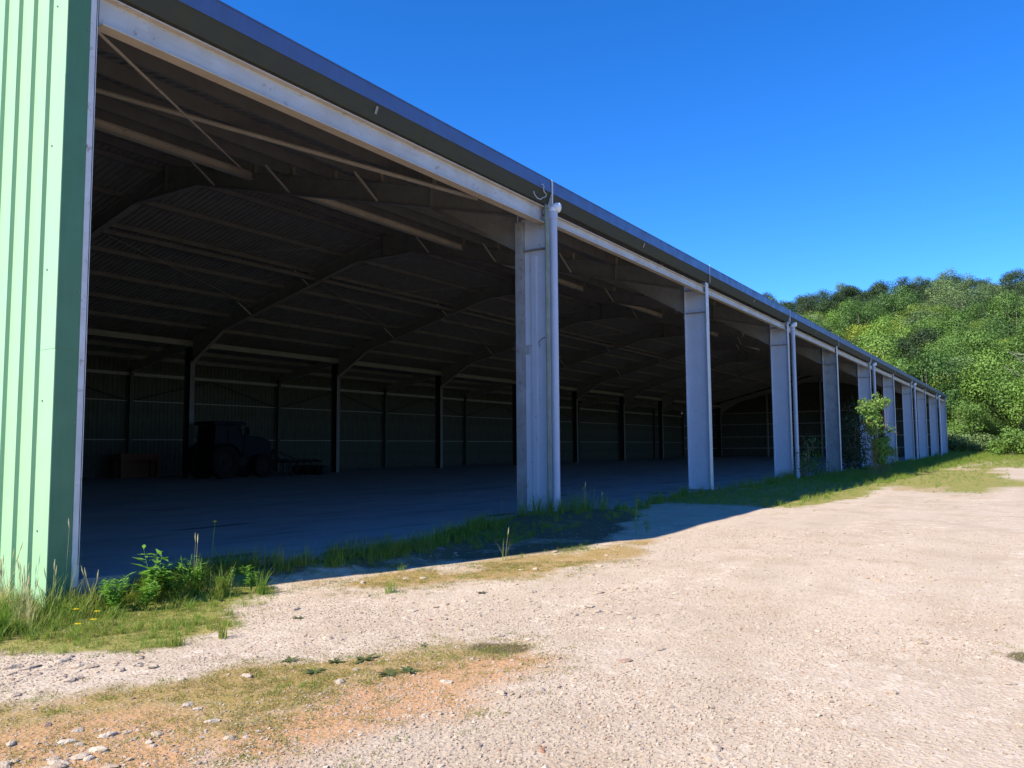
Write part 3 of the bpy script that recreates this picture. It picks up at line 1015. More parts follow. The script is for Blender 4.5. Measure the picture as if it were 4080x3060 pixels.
tr = empty('tractor', (22.1, 27.2, 0))
tag(tr, 'dark farm tractor with cab parked in the shadowy shed interior', 'tractor')
for s in (-1, 1):
    wheel(tr, .0, s * .85, .88, .52, 14)
    wheel(tr, 2.55, s * .8, .64, .42, 12)
mb = MB().box(-.5, 3.0, -.3, .3, .65, 1.15)
mb.box(2.3, 2.8, -.75, .75, .62, .74)
part('chassis', mb, 'dark_metal', tr)
hood = MB().prism([(1.45, 1.15), (3.35, 1.05), (3.5, 1.3), (3.4, 2.0), (2.8, 2.25), (1.45, 2.38)], 'y', -.42, .42)
hd = part('hood', hood, 'tractor', tr)
part('grille', MB().prism([(3.38, 1.12), (3.51, 1.32), (3.43, 1.85), (3.40, 1.2)], 'y', -.34, .34), 'dark_metal', hd)
for s in (-1, 1):
    part('headlight', MB().box(3.42, 3.5, s * .25 - .08, s * .25 + .08, 1.45, 1.58), 'glass', hd)
part('exhaust', MB().tube([(1.62, -.5, 1.5), (1.62, -.5, 2.65), (1.7, -.5, 2.8)], .05, 10), 'dark_metal', tr)
cab = empty('cab', (0, 0, 0))
cab.parent = tr
for s in (-1, 1):
    for a, b_ in (((-.55, 1.2), (-.42, 2.85)), ((.35, 1.0), (.35, 2.85)), ((1.42, 1.2), (1.12, 2.85))):
        part('pillar', MB().bar((a[0], s * .72, a[1]), (b_[0], s * .68, b_[1]), .09, .09), 'tractor', cab)
    part('side_glass', MB().prism([(-.48, 1.45), (1.36, 1.35), (1.10, 2.82), (-.42, 2.82)], 'y', s * .70 - .006, s * .70 + .006), 'glass', cab)
part('windscreen', MB().add([(1.40, -.66, 1.5), (1.40, .66, 1.5), (1.11, .62, 2.82), (1.11, -.62, 2.82)], [(0, 1, 2, 3)]), 'glass', cab)
part('rear_window', MB().add([(-.53, -.66, 1.5), (-.53, .66, 1.5), (-.43, .62, 2.82), (-.43, -.62, 2.82)], [(0, 1, 2, 3)]), 'glass', cab)
part('roof', MB().prism([(-.62, 2.86), (1.4, 2.86), (1.45, 2.95), (1.2, 3.06), (-.5, 3.06), (-.66, 2.96)], 'y', -.82, .82), 'tractor', cab)
part('seat', MB().box(-.3, .25, -.28, .28, 1.3, 1.5).box(-.35, -.2, -.26, .26, 1.5, 2.15), 'dark_metal', cab)
part('steering_wheel', MB().tube([(.7 + .18 * math.cos(t) * .6, .2 * math.sin(t), 1.85 + .12 * math.cos(t)) for t in np.linspace(0, 6.28, 13)], .018, 6), 'dark_metal', cab)
for x_ in (.3, .62):
    part('beacon', MB().tube([(x_, -.3, 3.05), (x_, -.3, 3.22)], .06, 10), 'amber', cab)
for s in (-1, 1):
    mb = MB()
    arc = [(.98 * math.cos(t), .93 + .98 * math.sin(t)) for t in np.linspace(math.radians(15), math.radians(165), 9)]
    arc2 = [(.93 * math.cos(t), .93 + .93 * math.sin(t)) for t in np.linspace(math.radians(15), math.radians(165), 9)]
    mb.prism(arc + arc2[::-1], 'y', s * .85 - .3, s * .85 + .3)
    part('fender', mb, 'tractor', tr)
    mr_ = part('mirror', MB().tube([(1.2, s * .72, 2.6), (1.25, s * 1.2, 2.62)], .018, 6), 'dark_metal', tr)
    part('mirror_glass', MB().box(1.2, 1.28, s * 1.2 - .1, s * 1.2 + .1, 2.35, 2.72), 'dark_metal', mr_)
step = MB()
for zz in (.5, .8, 1.1):
    step.box(.75, 1.15, -1.05, -.75, zz, zz + .04)
part('step', step, 'dark_metal', tr)

# mounted cultivator standing in front of the tractor
cu = empty('cultivator', (25.9, 27.2, 0))
tag(cu, 'dark tined cultivator frame standing in front of the tractor', 'cultivator')
fr = MB()
for x_ in (.3, 1.1, 1.9, 2.7):
    fr.bar((x_, -1.3, .85), (x_, 1.3, .85), .1, .1)
for s in (-1, 0, 1):
    fr.bar((.25, s * .9, .95), (2.75, s * .9, .95), .1, .1)
part('frame', fr, 'dark_metal', cu)
tm = MB().tube([(0, 0, .85), (-.12, 0, .6), (-.1, 0, .3), (.1, 0, .03)], .03, 6).mesh('tine', 'dark_metal')
for i, x_ in enumerate((.3, 1.1, 1.9, 2.7)):
    for j in range(5):
        link('tine', tm, cu, (x_, -1.15 + j * .55 + .1 * (i % 2), 0))
part('headstock', MB().bar((.3, -.4, .95), (.15, 0, 1.55), .08, .08).bar((.3, .4, .95), (.15, 0, 1.55), .08, .08).bar((.15, 0, 1.55), (1.9, 0, .95), .07, .07), 'dark_metal', cu)
part('roller', MB().tube([(3.0, -1.3, .32), (3.0, 1.3, .32)], .28, 14), 'dark_metal', cu)

# reddish timber bench against the rear wall
bn = empty('timber_bench', (20.2, 32.6, 0.03))
tag(bn, 'low reddish-brown timber bench with thick top near the rear wall', 'bench')
for j in range(4):
    part('plank', MB().box(0, 2.4, j * .22, j * .22 + .21, .98, 1.36), 'red_wood', bn)
for x_ in (.02, 2.18):
    for j in (0, 1):
        part('leg', MB().box(x_, x_ + (.5 if x_ < 1 else .2), j * .6, j * .6 + .26, 0, .978), 'red_wood', bn)
part('rear_panel', MB().box(.53, 2.17, .78, .82, .0, .975), 'red_wood', bn)

# ------------------------------------------------------------------ plants: leaf clouds
def leaf_quads(points, normals, size, rng_, aspect=.6, loose=.7):
    """one bent rhombus per point"""
    n = len(points)
    r = rng_.normal(size=(n, 3))
    nn = normals + r * loose
    nn /= np.linalg.norm(nn, axis=1, keepdims=True) + 1e-9
    t = np.cross(nn, rng_.normal(size=(n, 3)))
    t /= np.linalg.norm(t, axis=1, keepdims=True) + 1e-9
    b_ = np.cross(nn, t)
    s = size * rng_.uniform(.6, 1.35, n)[:, None]
    a0 = points - t * s * .5
    a1 = points + t * s * .5 - nn * s * .12
    m1 = points + b_ * s * aspect * .5 + nn * s * .06
    m2 = points - b_ * s * aspect * .5 + nn * s * .06
    vs = np.stack([a0, m1, a1, m2], 1).reshape(-1, 3)
    fs = np.arange(4 * n).reshape(-1, 4)
    return vs, fs


def mesh_np(name, vs, fs, mat):
    me = bpy.data.meshes.new(name)
    k = fs.shape[1]
    me.vertices.add(len(vs))
    me.vertices.foreach_set('co', np.ascontiguousarray(vs, np.float32).ravel())
    me.loops.add(fs.size)
    me.loops.foreach_set('vertex_index', fs.ravel().astype(np.int32))
    me.polygons.add(len(fs))
    me.polygons.foreach_set('loop_start', np.arange(0, fs.size, k, dtype=np.int32))
    me.polygons.foreach_set('loop_total', np.full(len(fs), k, np.int32))
    me.update()
    me.validate()
    me.materials.append(M[mat])
    return me


def crown_points(rng_, H, W, nlobe, npts, base=.18):
    """leaf points on the shells of many lobes packed in a crown of height H and width W"""
    pts, nrm = [], []
    for i in range(nlobe):
        while True:
            p = rng_.uniform(-1, 1, 3)
            if np.linalg.norm(p) < 1:
                break
        p = p / max(np.linalg.norm(p), .3) * rng_.uniform(.45, .82)
        c = np.array([p[0] * W * .5, p[1] * W * .5, H * (base + (1 - base) * .5) + p[2] * H * (1 - base) * .5])
        r = rng_.uniform(.17, .31) * W
        m_ = int(npts * (r / (.24 * W)) ** 2 / nlobe)
        d = rng_.normal(size=(m_, 3))
        d /= np.linalg.norm(d, axis=1, keepdims=True)
        d[:, 2] = np.where((d[:, 2] < -.3) & (rng_.random(m_) < .6), -d[:, 2], d[:, 2])
        rad = r * rng_.uniform(.12, 1.12, m_)[:, None] ** .55
        q = c + d * rad * np.array([1, 1, .8])
        pts.append(q)
        nrm.append(d)
    return np.concatenate(pts), np.concatenate(nrm)


def make_tree_meshes(seed, H, W, mat, npts=3000, leaf=.42, nlobe=26, base=.2):
    r_ = np.random.default_rng(seed)
    p, n_ = crown_points(r_, H, W, nlobe, npts, base)
    vs, fs = leaf_quads(p, n_ + np.array([-.1, 0, .15]), leaf, r_, .6, .38)
    crown = mesh_np('crown', vs, fs, mat)
    mb = MB()
    lean = r_.normal(size=2) * .3
    top = (lean[0], lean[1], H * .72)
    mb.tube([(0, 0, -.6), (lean[0] * .2, lean[1] * .2, H * .25), (lean[0] * .6, lean[1] * .6, H * .5), top], [H * .022, H * .017, H * .012, H * .004], 7)
    for i in range(7):
        a = r_.uniform(0, 6.28)
        z0 = H * r_.uniform(.25, .55)
        d = W * r_.uniform(.25, .42)
        mb.tube([(lean[0] * .3, lean[1] * .3, z0), (math.cos(a) * d * .5, math.sin(a) * d * .5, z0 + H * .12), (math.cos(a) * d, math.sin(a) * d, z0 + H * r_.uniform(.2, .3))], [H * .009, H * .006, H * .002], 5)
    trunk = mb.mesh('trunk', 'bark')
    return crown, trunk


LOOKS = ['yellow-green', 'fresh green', 'dark green', 'grey-green']
LM = ['leaf_yellow', 'leaf_mid', 'leaf_dark', 'leaf_pale']
tree_kinds = []
for li, mt_ in enumerate(LM):
    for s in range(2):
        tree_kinds.append((li, make_tree_meshes(100 + li * 10 + s, 11.5 + s, 8.6 + .8 * s, mt_, 7600, .29, 22 - 4 * s, .12)))

# hill behind the far end
def hill_z(u, v):
    u = np.asarray(u, float); v = np.asarray(v, float)
    start = 126 + 6 * (fbm(u * 0 + 3, v, 40) - .5)
    t = np.clip((u - start) / 175, 0, 1)
    prof = 47 * (t ** .95)
    return prof * (1 + .10 * (fbm(u, v, 60) - .5)) + (fbm(u, v, 25) - .5) * 3 * sstep(0, .1, t) - .6 * (1 - sstep(0, .02, t)) - 0.02 * np.maximum(0, u - 330)

hx = np.linspace(112, 560, 80)
hy = np.linspace(-260, 330, 90)
HX, HY = np.meshgrid(hx, hy, indexing='ij')
HZ = hill_z(HX, HY)
ii = np.arange(HX.size).reshape(HX.shape)
hq = np.stack([ii[:-1, :-1], ii[1:, :-1], ii[1:, 1:], ii[:-1, 1:]], -1).reshape(-1, 4)
hm_ = mesh_np('hill', np.stack([HX, HY, HZ], -1).reshape(-1, 3), hq, 'hill')
hm_.polygons.foreach_set('use_smooth', np.ones(len(hq), bool))
structure(link('hill', hm_), 'wooded hill rising behind the far end of the shed', 'hill')

def add_tree(ki, loc, sc, rz, label, group, zs=1.0, name='hillside_tree', cat='tree'):
    li, (cm, tm_) = tree_kinds[ki]
    e_ = empty(name, loc, rz)
    e_.scale = (sc, sc, sc * zs)
    link('crown', cm, e_)
    link('trunk', tm_, e_)
    return tag(e_, label, cat, group)

cands = []
u = 121.0
row = 0
while u < 318:
    vl = -9.5 + .285 * (u + 5) + 10
    vr_ = -9.5 - 16
    sp = 5.6 + (u - 120) * .013
    v_ = vr_ + rng.uniform(0, sp)
    while v_ < vl:
        cands.append((u + rng.uniform(-1.6, 1.6), v_ + rng.uniform(-1.2, 1.2), sp))
        v_ += sp * rng.uniform(.9, 1.15)
    u += sp * (1.12 if u < 180 else 1.3)
    row += 1
zone_names = [(140, 'at the hill foot'), (175, 'on the lower slope'), (225, 'on the middle slope'), (275, 'on the upper slope'), (400, 'on the hill skyline')]
ntree = 0
for (u_, v_, sp) in cands:
    if u_ < 124 and v_ > 2.5 and rng.random() < .3:
        continue
    z_ = float(hill_z(u_, v_))
    z_ = max(z_, -.05)
    patch = float(fbm(u_ + 100, v_ + 60, 26))
    upp = (u_ - 120) / 190
    r_ = rng.random()
    if upp > .6 and r_ < .85:
        li = 2
    elif patch < .38:
        li = 2 if r_ < .6 else 3
    elif patch < .52:
        li = 1 if r_ < .7 else 3
    else:
        li = 0 if r_ < .38 else (1 if r_ < .8 else 3)
    ki = li * 2 + int(rng.random() < .5)
    sc = rng.uniform(.68, 1.2) * (.9 if u_ < 127 else 1)
    if u_ < 127:
        li = 1 if r_ < .75 else 0
        ki = li * 2
    zn = next(z[1] for z in zone_names if u_ < z[0])
    t_ = (v_ - CAM.y) / (u_ - CAM.x)
    side_ = ('behind the shed roof' if t_ > .16 else ('straight beyond the far gable' if t_ > .055 else 'right of the far gable'))
    tall_ = 'small' if sc < .84 else ('medium' if sc < 1.02 else 'big')
    add_tree(ki, (u_, v_, z_ - .4), sc, rng.uniform(0, 6.28), f'{tall_} {LOOKS[li]} leafy tree {zn}, {side_}', f'{LOOKS[li]} hillside trees', rng.uniform(.85, 1.15))
    ntree += 1
# a few that stand out on the skyline
for (u_, v_, sc, ki, lab) in ((286, 24, 1.25, 4, 'tallest rounded dark tree standing proud of the hill skyline'), (292, 42, 1.05, 5, 'dark open-crowned tree on the skyline left of the tallest one')):
    add_tree(ki, (u_, v_, float(hill_z(u_, v_)) + .5), sc, 1.0, lab, None, 1.0, 'skyline_tree')

# bushes at the foot
bk = [make_tree_meshes(300 + i, 3.2, 4.0, mt_, 2200, .26, 18, .0) for i, mt_ in enumerate(('leaf_mid', 'leaf_yellow', 'leaf_pale'))]
bl = ['fresh green', 'yellow-green', 'grey-green']
bi = 0
for v_ in np.arange(-26, 3.5, 2.3):
    for rw in range(2):
        k_ = int(rng.integers(0, 3))
        e_ = empty('bush', (118.0 + rw * 2.3 + rng.uniform(-.8, .8) + (.0 if v_ < 0 else -1.0), v_ + rng.uniform(-.8, .8), -.15), rng.uniform(0, 6))
        s = rng.uniform(.7, 1.15)
        e_.scale = (s, s, s * rng.uniform(.8, 1.2))
        link('crown', bk[k_][0], e_)
        link('trunk', bk[k_][1], e_)
        tag(e_, f'{bl[k_]} bush in the ' + ('rear' if rw else 'front') + ' row at the clearing edge, ' + ('beside the shed end' if v_ > -3 else ('away from the shed' if v_ > -9 else 'at the right')), 'bush', f'{bl[k_]} bushes along the clearing edge')

# bare dead tree at the clearing edge
dt = empty('dead_tree', (124.5, -9.3, .0))
tag(dt, 'bare pale dead tree with twisted branches among green foliage at picture edge', 'tree')
part('trunk', MB().tube([(0, 0, -.5), (.3, -.2, 6), (.1, .0, 10), (-.3, .3, 15.5)], [.3, .22, .14, .03], 8), 'dead_bark', dt)
for i in range(8):
    a = rng.uniform(0, 6.28)
    z0 = rng.uniform(8, 14)
    L = rng.uniform(2.0, 4.0)
    p0 = np.array([.1, .2, z0])
    p1 = p0 + np.array([math.cos(a) * L * .5, math.sin(a) * L * .5, L * rng.uniform(.0, .35)])
    p2 = p1 + np.array([math.cos(a + .5) * L * .5, math.sin(a + .5) * L * .5, L * rng.uniform(.1, .5)])
    p3 = p1 + np.array([math.cos(a - .7) * L * .4, math.sin(a - .7) * L * .4, L * rng.uniform(.1, .4)])
    part('branch', MB().tube([p0, p1, p2], [.06, .04, .01], 6).tube([p1, p3], [.035, .008], 5), 'dead_bark', dt)

# shrubs growing against the columns
def shrub(name, loc, label, lobes, leaf, npl, mat, seed, stems, thick=1.0):
    r_ = np.random.default_rng(seed)
    e_ = empty(name, loc)
    P, Q = [], []
    for (x, y_, z, r, dens) in lobes:
        m_ = int(npl * dens * (r / .6) ** 2)
        d = r_.normal(size=(m_, 3))
        d /= np.linalg.norm(d, axis=1, keepdims=True)
        P.append(np.array([x, y_, z]) + d * r * r_.uniform(.2, 1.15, m_)[:, None] ** .7)
        Q.append(d)
    vs, fs = leaf_quads(np.concatenate(P), np.concatenate(Q) + np.array([0, 0, .3]), leaf, r_, .5)
    link('crown', mesh_np('crown', vs, fs, mat), e_)
    mb = MB()
    for (x, y_, z, r, dens) in lobes:
        mid = (x * (.45 if thick == 1 else .85) + r_.uniform(-.1, .1), y_ * .5 + r_.uniform(-.1, .1), z * .55)
        mb.tube([(x * .75 * (thick < 1) + r_.uniform(-.08, .08), r_.uniform(-.08, .08), -.05), mid, (x, y_, z)], [.035 * thick, .022 * thick, .008 * thick], 5)
        for i in range(stems):
            d = r_.normal(size=3)
            d /= np.linalg.norm(d)
            q = np.array([x, y_, z])
            mb.tube([q, q + d * r * .6, q + d * r * 1.15 + np.array([0, 0, .05])], [.010, .007, .003], 4)
    part('trunk', mb, 'twig', e_)
    return tag(e_, label, 'shrub')

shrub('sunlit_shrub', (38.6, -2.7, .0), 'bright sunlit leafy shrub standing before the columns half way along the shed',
      [(-3.1, .0, 3.2, .34, 1), (-2.2, .1, 3.5, .3, .9), (-1.3, .0, 3.3, .38, 1), (-.2, -.1, 3.6, .34, .9), (.9, 0, 4.05, .2, .8), (1.9, .0, 3.55, .3, .7), (3.4, .0, 3.85, .28, .7), (4.6, 0, 3.9, .2, .5), (-1.9, 0, 2.75, .36, 1), (-.6, .0, 2.95, .36, .9), (.9, .1, 2.9, .36, .8), (-.9, .1, 2.3, .34, .8), (.5, 0, 2.35, .34, .7),
       (-.4, 0, 1.75, .3, .35), (.4, 0, 1.4, .36, 1.1), (1.6, 0, 1.65, .34, 1.1), (2.9, 0, 1.75, .34, 1.0), (2.0, .0, 1.2, .38, 1.1), (.6, 0, .9, .36, 1.1), (1.4, 0, .75, .3, .9), (3.4, 0, 1.2, .34, .6), (4.6, 0, 1.25, .34, .4), (6.2, 0, 1.1, .34, .2), (5.0, 0, 2.3, .4, .12), (3.2, 0, 2.5, .4, .14), (5.6, 0, .7, .34, .2)], .15, 520, 'leaf_shrub', 5, 7, .35)
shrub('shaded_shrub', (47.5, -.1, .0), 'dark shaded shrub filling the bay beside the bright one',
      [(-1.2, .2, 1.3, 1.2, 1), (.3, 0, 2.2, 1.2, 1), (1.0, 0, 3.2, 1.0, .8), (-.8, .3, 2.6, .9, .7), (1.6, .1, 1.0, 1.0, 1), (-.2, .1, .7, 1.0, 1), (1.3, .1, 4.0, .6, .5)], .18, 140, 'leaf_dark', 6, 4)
shrub('small_shrub', (33.3, -.45, .0), 'small thin shrub at the foot of the second piped column',
      [(-.4, 0, .5, .45, .8), (.3, 0, .9, .5, .8), (1.0, 0, .7, .6, .9), (1.4, .1, 1.5, .55, .5), (2.4, .1, 1.7, .5, .35), (-.9, 0, 1.1, .3, .35), (2.0, 0, .6, .7, .8)], .11, 210, 'leaf_mid', 7, 4)

# ------------------------------------------------------------------ scattered stuff through geometry nodes (points carry turn, size and kind)
lib = {}
def instancer(name, pts, rot, scl, kind, protos, mat_label):
    col_ = bpy.data.collections.new(name + '_kinds')
    for i, me_ in enumerate(protos):
        o = bpy.data.objects.new(f'{name}_kind_{chr(97 + i)}', me_)
        col_.objects.link(o)
    me = bpy.data.meshes.new(name)
    me.vertices.add(len(pts))
    me.vertices.foreach_set('co', np.ascontiguousarray(pts, np.float32).ravel())
    a = me.attributes.new('turn', 'FLOAT_VECTOR', 'POINT')
    a.data.foreach_set('vector', np.ascontiguousarray(rot, np.float32).ravel())
    a = me.attributes.new('size', 'FLOAT_VECTOR', 'POINT')
    a.data.foreach_set('vector', np.ascontiguousarray(scl, np.float32).ravel())
    a = me.attributes.new('pick', 'INT', 'POINT')
    a.data.foreach_set('value', np.ascontiguousarray(kind, np.int32))
    me.update()
    o = link(name, me)
    ng = bpy.data.node_groups.new(name + '_scatter', 'GeometryNodeTree')
    ng.interface.new_socket('Geometry', in_out='INPUT', socket_type='NodeSocketGeometry')
    ng.interface.new_socket('Geometry', in_out='OUTPUT', socket_type='NodeSocketGeometry')
    gi = ng.nodes.new('NodeGroupInput')
    go = ng.nodes.new('NodeGroupOutput')
    ip = ng.nodes.new('GeometryNodeInstanceOnPoints')
    ci = ng.nodes.new('GeometryNodeCollectionInfo')
    ci.inputs['Collection'].default_value = col_
    ci.inputs['Separate Children'].default_value = True
    ci.inputs['Reset Children'].default_value = True
    def na(nm, t):
        n = ng.nodes.new('GeometryNodeInputNamedAttribute')
        n.data_type = t
        n.inputs['Name'].default_value = nm
        return n.outputs['Attribute']
    ng.links.new(gi.outputs[0], ip.inputs['Points'])
    ng.links.new(ci.outputs[0], ip.inputs['Instance'])
    ip.inputs['Pick Instance'].default_value = True
    ng.links.new(na('pick', 'INT'), ip.inputs['Instance Index'])
    er = ng.nodes.new('FunctionNodeEulerToRotation')
    ng.links.new(na('turn', 'FLOAT_VECTOR'), er.inputs[0])
    ng.links.new(er.outputs[0], ip.inputs['Rotation'])
    ng.links.new(na('size', 'FLOAT_VECTOR'), ip.inputs['Scale'])
    ng.links.new(ip.outputs[0], go.inputs[0])
    md = o.modifiers.new('scatter', 'NODES')
    md.node_group = ng
    return o


def stone_mesh(seed, sub=1):
    import bmesh
    r_ = np.random.default_rng(seed)
    bm = bmesh.new()
    bmesh.ops.create_icosphere(bm, subdivisions=sub, radius=.5)
    ax = r_.uniform(.7, 1.3, 3)
    ax[2] *= .45
    for v_ in bm.verts:
        k_ = 1 + r_.uniform(-.22, .22)
        v_.co = Vector((v_.co.x * ax[0] * k_, v_.co.y * ax[1] * k_, v_.co.z * ax[2] * k_))
    me = bpy.data.meshes.new('stone')
    bm.to_mesh(me)
    bm.free()
    me.materials.append(M['stone'])
    return me

# in front of the camera, out to 24 m, in a wedge a little wider than the view
def wedge(n, r0, r1, half=math.radians(40)):
    r = np.sqrt(rng.uniform(r0 * r0, r1 * r1, n))
    a = YAW + rng.uniform(-half, half, n)
    return CAM.x + r * np.cos(a), CAM.y + r * np.sin(a), r

def yard_ok(u, v):
    inside = (v > slabline(u)) & (u > -.35) & (u < 110.5)
    gab = (u > -.36) & (v > -.05)
    return ~(inside | gab)

smalls = [stone_mesh(s) for s in range(6)]
mids_ = [stone_mesh(40 + s, 2) for s in range(5)]
PU, PV, PS = [], [], []
for r0, r1, n, lo, hi in ((2.2, 6.5, 62000, .007, .024), (6.5, 10, 50000, .009, .024), (10, 16, 36000, .011, .026)):
    u_, v_, r_ = wedge(n, r0, r1)
    PU.append(u_); PV.append(v_)
    PS.append(lo + (hi - lo) * rng.random(n) ** 2.6 + (rng.random(n) < .02) * .018)
PU, PV, PS = map(np.concatenate, (PU, PV, PS))
g, mo, so, da = masks(PU, PV)
keep = yard_ok(PU, PV) & (rng.random(len(PU)) > np.clip(g * 1.15 + mo * .6 + so * .2 + da * .6, 0, .97))
band = fbm(PU + 50, PV + 20, 1.6)
keep &= rng.random(len(PU)) < (.45 + .9 * sstep(.35, .6, band))
PU, PV, PS = PU[keep], PV[keep], PS[keep] * (.8 + .5 * band[keep])
pz = ground_z(PU, PV) + PS * .05
sc3 = PS[:, None] * rng.uniform(.75, 1.3, (len(PS), 3))
gr = instancer('gravel', np.stack([PU, PV, pz], 1), np.stack([rng.normal(0, .25, len(PU)), rng.normal(0, .25, len(PU)), rng.uniform(0, 6.28, len(PU))], 1), sc3, rng.integers(0, 6, len(PU)), smalls, '')
tag(gr, 'pale pinkish limestone gravel covering the yard', 'gravel', None, 'stuff')

# larger limestone lumps: countable things
lump_spots = []
for i in range(170):
    u_, v_, r_ = wedge(1, 2.6, 13)
    u_, v_ = float(u_[0]), float(v_[0])
    lump_spots.append((u_, v_, rng.uniform(.045, .10)))
for c_u, c_v, n, sp, lo, hi in ((-1.4, -2.7, 34, .4, .045, .12), (-2.5, -4.6, 40, .45, .04, .10), (1.9, -4.1, 16, .5, .05, .1), (2.6, -5.4, 22, .7, .05, .12), (-.8, -6.2, 30, .6, .05, .11)):
    for i in range(n):
        lump_spots.append((c_u + rng.normal() * sp * 1.2, c_v + rng.normal() * sp * .6, rng.uniform(lo, hi)))
ok = 0
for (u_, v_, s) in lump_spots:
    if ok >= 250:
        break
    g_, m_, s_, d_ = [float(x) for x in masks(np.array([u_]), np.array([v_]))]
    if not bool(yard_ok(np.array([u_]), np.array([v_]))[0]) or (g_ > .5 and rng.random() < .85):
        continue
    if (u_ - CAM.x) ** 2 + (v_ - CAM.y) ** 2 < 2.2 ** 2:
        continue
    zz = float(ground_z(u_, v_))
    st_ = link('stone', mids_[int(rng.integers(0, 5))], None, (u_, v_, zz + s * .04))
    st_.scale = (s * rng.uniform(.8, 1.4), s * rng.uniform(.7, 1.1), s * rng.uniform(.65, .95))
    st_.rotation_euler = (rng.normal() * .07, rng.normal() * .07, rng.uniform(0, 6.28))
    size_ = 'fist-sized' if s < .07 else ('hand-sized' if s < .11 else 'large flat')
    dx_ = ((u_ - CAM.x) * rt.x + (v_ - CAM.y) * rt.y) / ((u_ - CAM.x) * fwh.x + (v_ - CAM.y) * fwh.y)
    dist_ = math.hypot(u_ - CAM.x, v_ - CAM.y)
    if v_ > -3.9 and u_ < 1.0:
        near = 'in the white stony band by the corner grass'
    elif m_ > .4 or s_ > .4:
        near = 'in the mossy reddish patch at lower left'
    elif dist_ > 9:
        near = 'on the far gravel before the shadow edge'
    else:
        near = 'on the near gravel ' + ('at the left' if dx_ < -.2 else ('in the middle' if dx_ < .2 else 'at the right'))
    tag(st_, f'loose {size_} pale limestone lump {near}', 'stone', f'{size_} limestone lumps {near}')
    ok += 1

# grass tufts
def blade(mb, r_, h, w, lean, a, base):
    d = np.array([math.cos(a), math.sin(a)])
    s_ = np.array([-d[1], d[0]])
    segs = 3
    prev = None
    for i in range(segs + 1):
        t_ = i / segs
        off = lean * h * t_ ** 2
        z_ = h * (t_ - .25 * lean * t_ ** 2)
        ww = w * (1 - t_ ** 1.5) * .5 + .0004
        c_ = base + d * off
        prev_pts = [(c_[0] + s_[0] * ww, c_[1] + s_[1] * ww, z_), (c_[0] - s_[0] * ww, c_[1] - s_[1] * ww, z_)]
        if prev is None:
            o0 = len(mb.v)
        mb.v += prev_pts
        prev = prev_pts
    for i in range(segs):
        a0 = o0 + 2 * i
        mb.f.append((a0, a0 + 1, a0 + 3, a0 + 2))

def tuft(seed, nb, h, w, spread, mat, lean=.5):
    r_ = np.random.default_rng(seed)
    mb = MB()
    for i in range(nb):
        a = r_.uniform(0, 6.28)
        blade(mb, r_, h * r_.uniform(.45, 1.1), w * r_.uniform(.7, 1.2), r_.uniform(.1, lean) , a, r_.normal(size=2) * spread)
    return mb.mesh('grass_tuft', mat)

tufts = [tuft(s, 22, .22, .006, .035, 'grass', .9) for s in range(4)]
shorts = [tuft(50 + s, 20, .055, .0045, .035, 'grass', 1.0) for s in range(2)] + [tuft(60 + s, 20, .045, .0042, .04, 'dry_grass', 1.0) for s in range(4)]

def scatter(n, r0, r1, half=math.radians(41)):
    u_, v_, r_ = wedge(n, r0, r1, half)
    return u_, v_, r_

# lush grass
u_, v_, r_ = scatter(26000, 3, 16)
u2, v2, r2 = scatter(16000, 16, 45, math.radians(30))
u3 = rng.uniform(30, 116, 15000)
v3 = rng.uniform(-11, .4, 15000)
u_ = np.concatenate([u_, u2, u3]); v_ = np.concatenate([v_, v2, v3])
far_ = np.hypot(u_ - CAM.x, v_ - CAM.y)
g, mo, so, da = masks(u_, v_)
wall_near = sstep(-1.6, -.2, v_) * (u_ < 1.2) + sstep(.5, .0, np.abs(slabline(u_) - v_ - .15)) * (u_ > 1)
keep = yard_ok(u_, v_) & (g > .35) & ((v_ > -4.6) | (u_ < 12) | (rng.random(len(u_)) < .35)) & (rng.random(len(u_)) < np.clip(g * (.25 + .75 * sstep(.35, .6, fbm(u_, v_, .7))) + wall_near * .5, 0, 1))
u_, v_, far_, g, wn_ = u_[keep], v_[keep], far_[keep], g[keep], wall_near[keep]
hh = (.28 + .5 * rng.random(len(u_)) ** 2) * (.65 + .9 * np.clip(wn_, 0, 1)) * (1 + .012 * far_)
hh *= np.where((u_ > 2) & (v_ < -2.0) & (u_ < 12), .55, 1) * (1 + 2.0 * np.clip(1.2 - np.hypot((u_ - 10.6) / 1.7, (v_ + .6) / .8), 0, 1)) * np.where((v_ < -4.4) & (u_ > 12), .55, 1)
s3 = np.stack([hh * 1.1, hh * 1.1, hh], 1) * (1 + .02 * far_)[:, None]
o = instancer('grass', np.stack([u_, v_, ground_z(u_, v_) - .005], 1), np.stack([np.zeros(len(u_)), np.zeros(len(u_)), rng.uniform(0, 6.28, len(u_))], 1), s3, rng.integers(0, 4, len(u_)), tufts, '')
tag(o, 'green grass growing along the shed front and corner', 'grass', None, 'stuff')

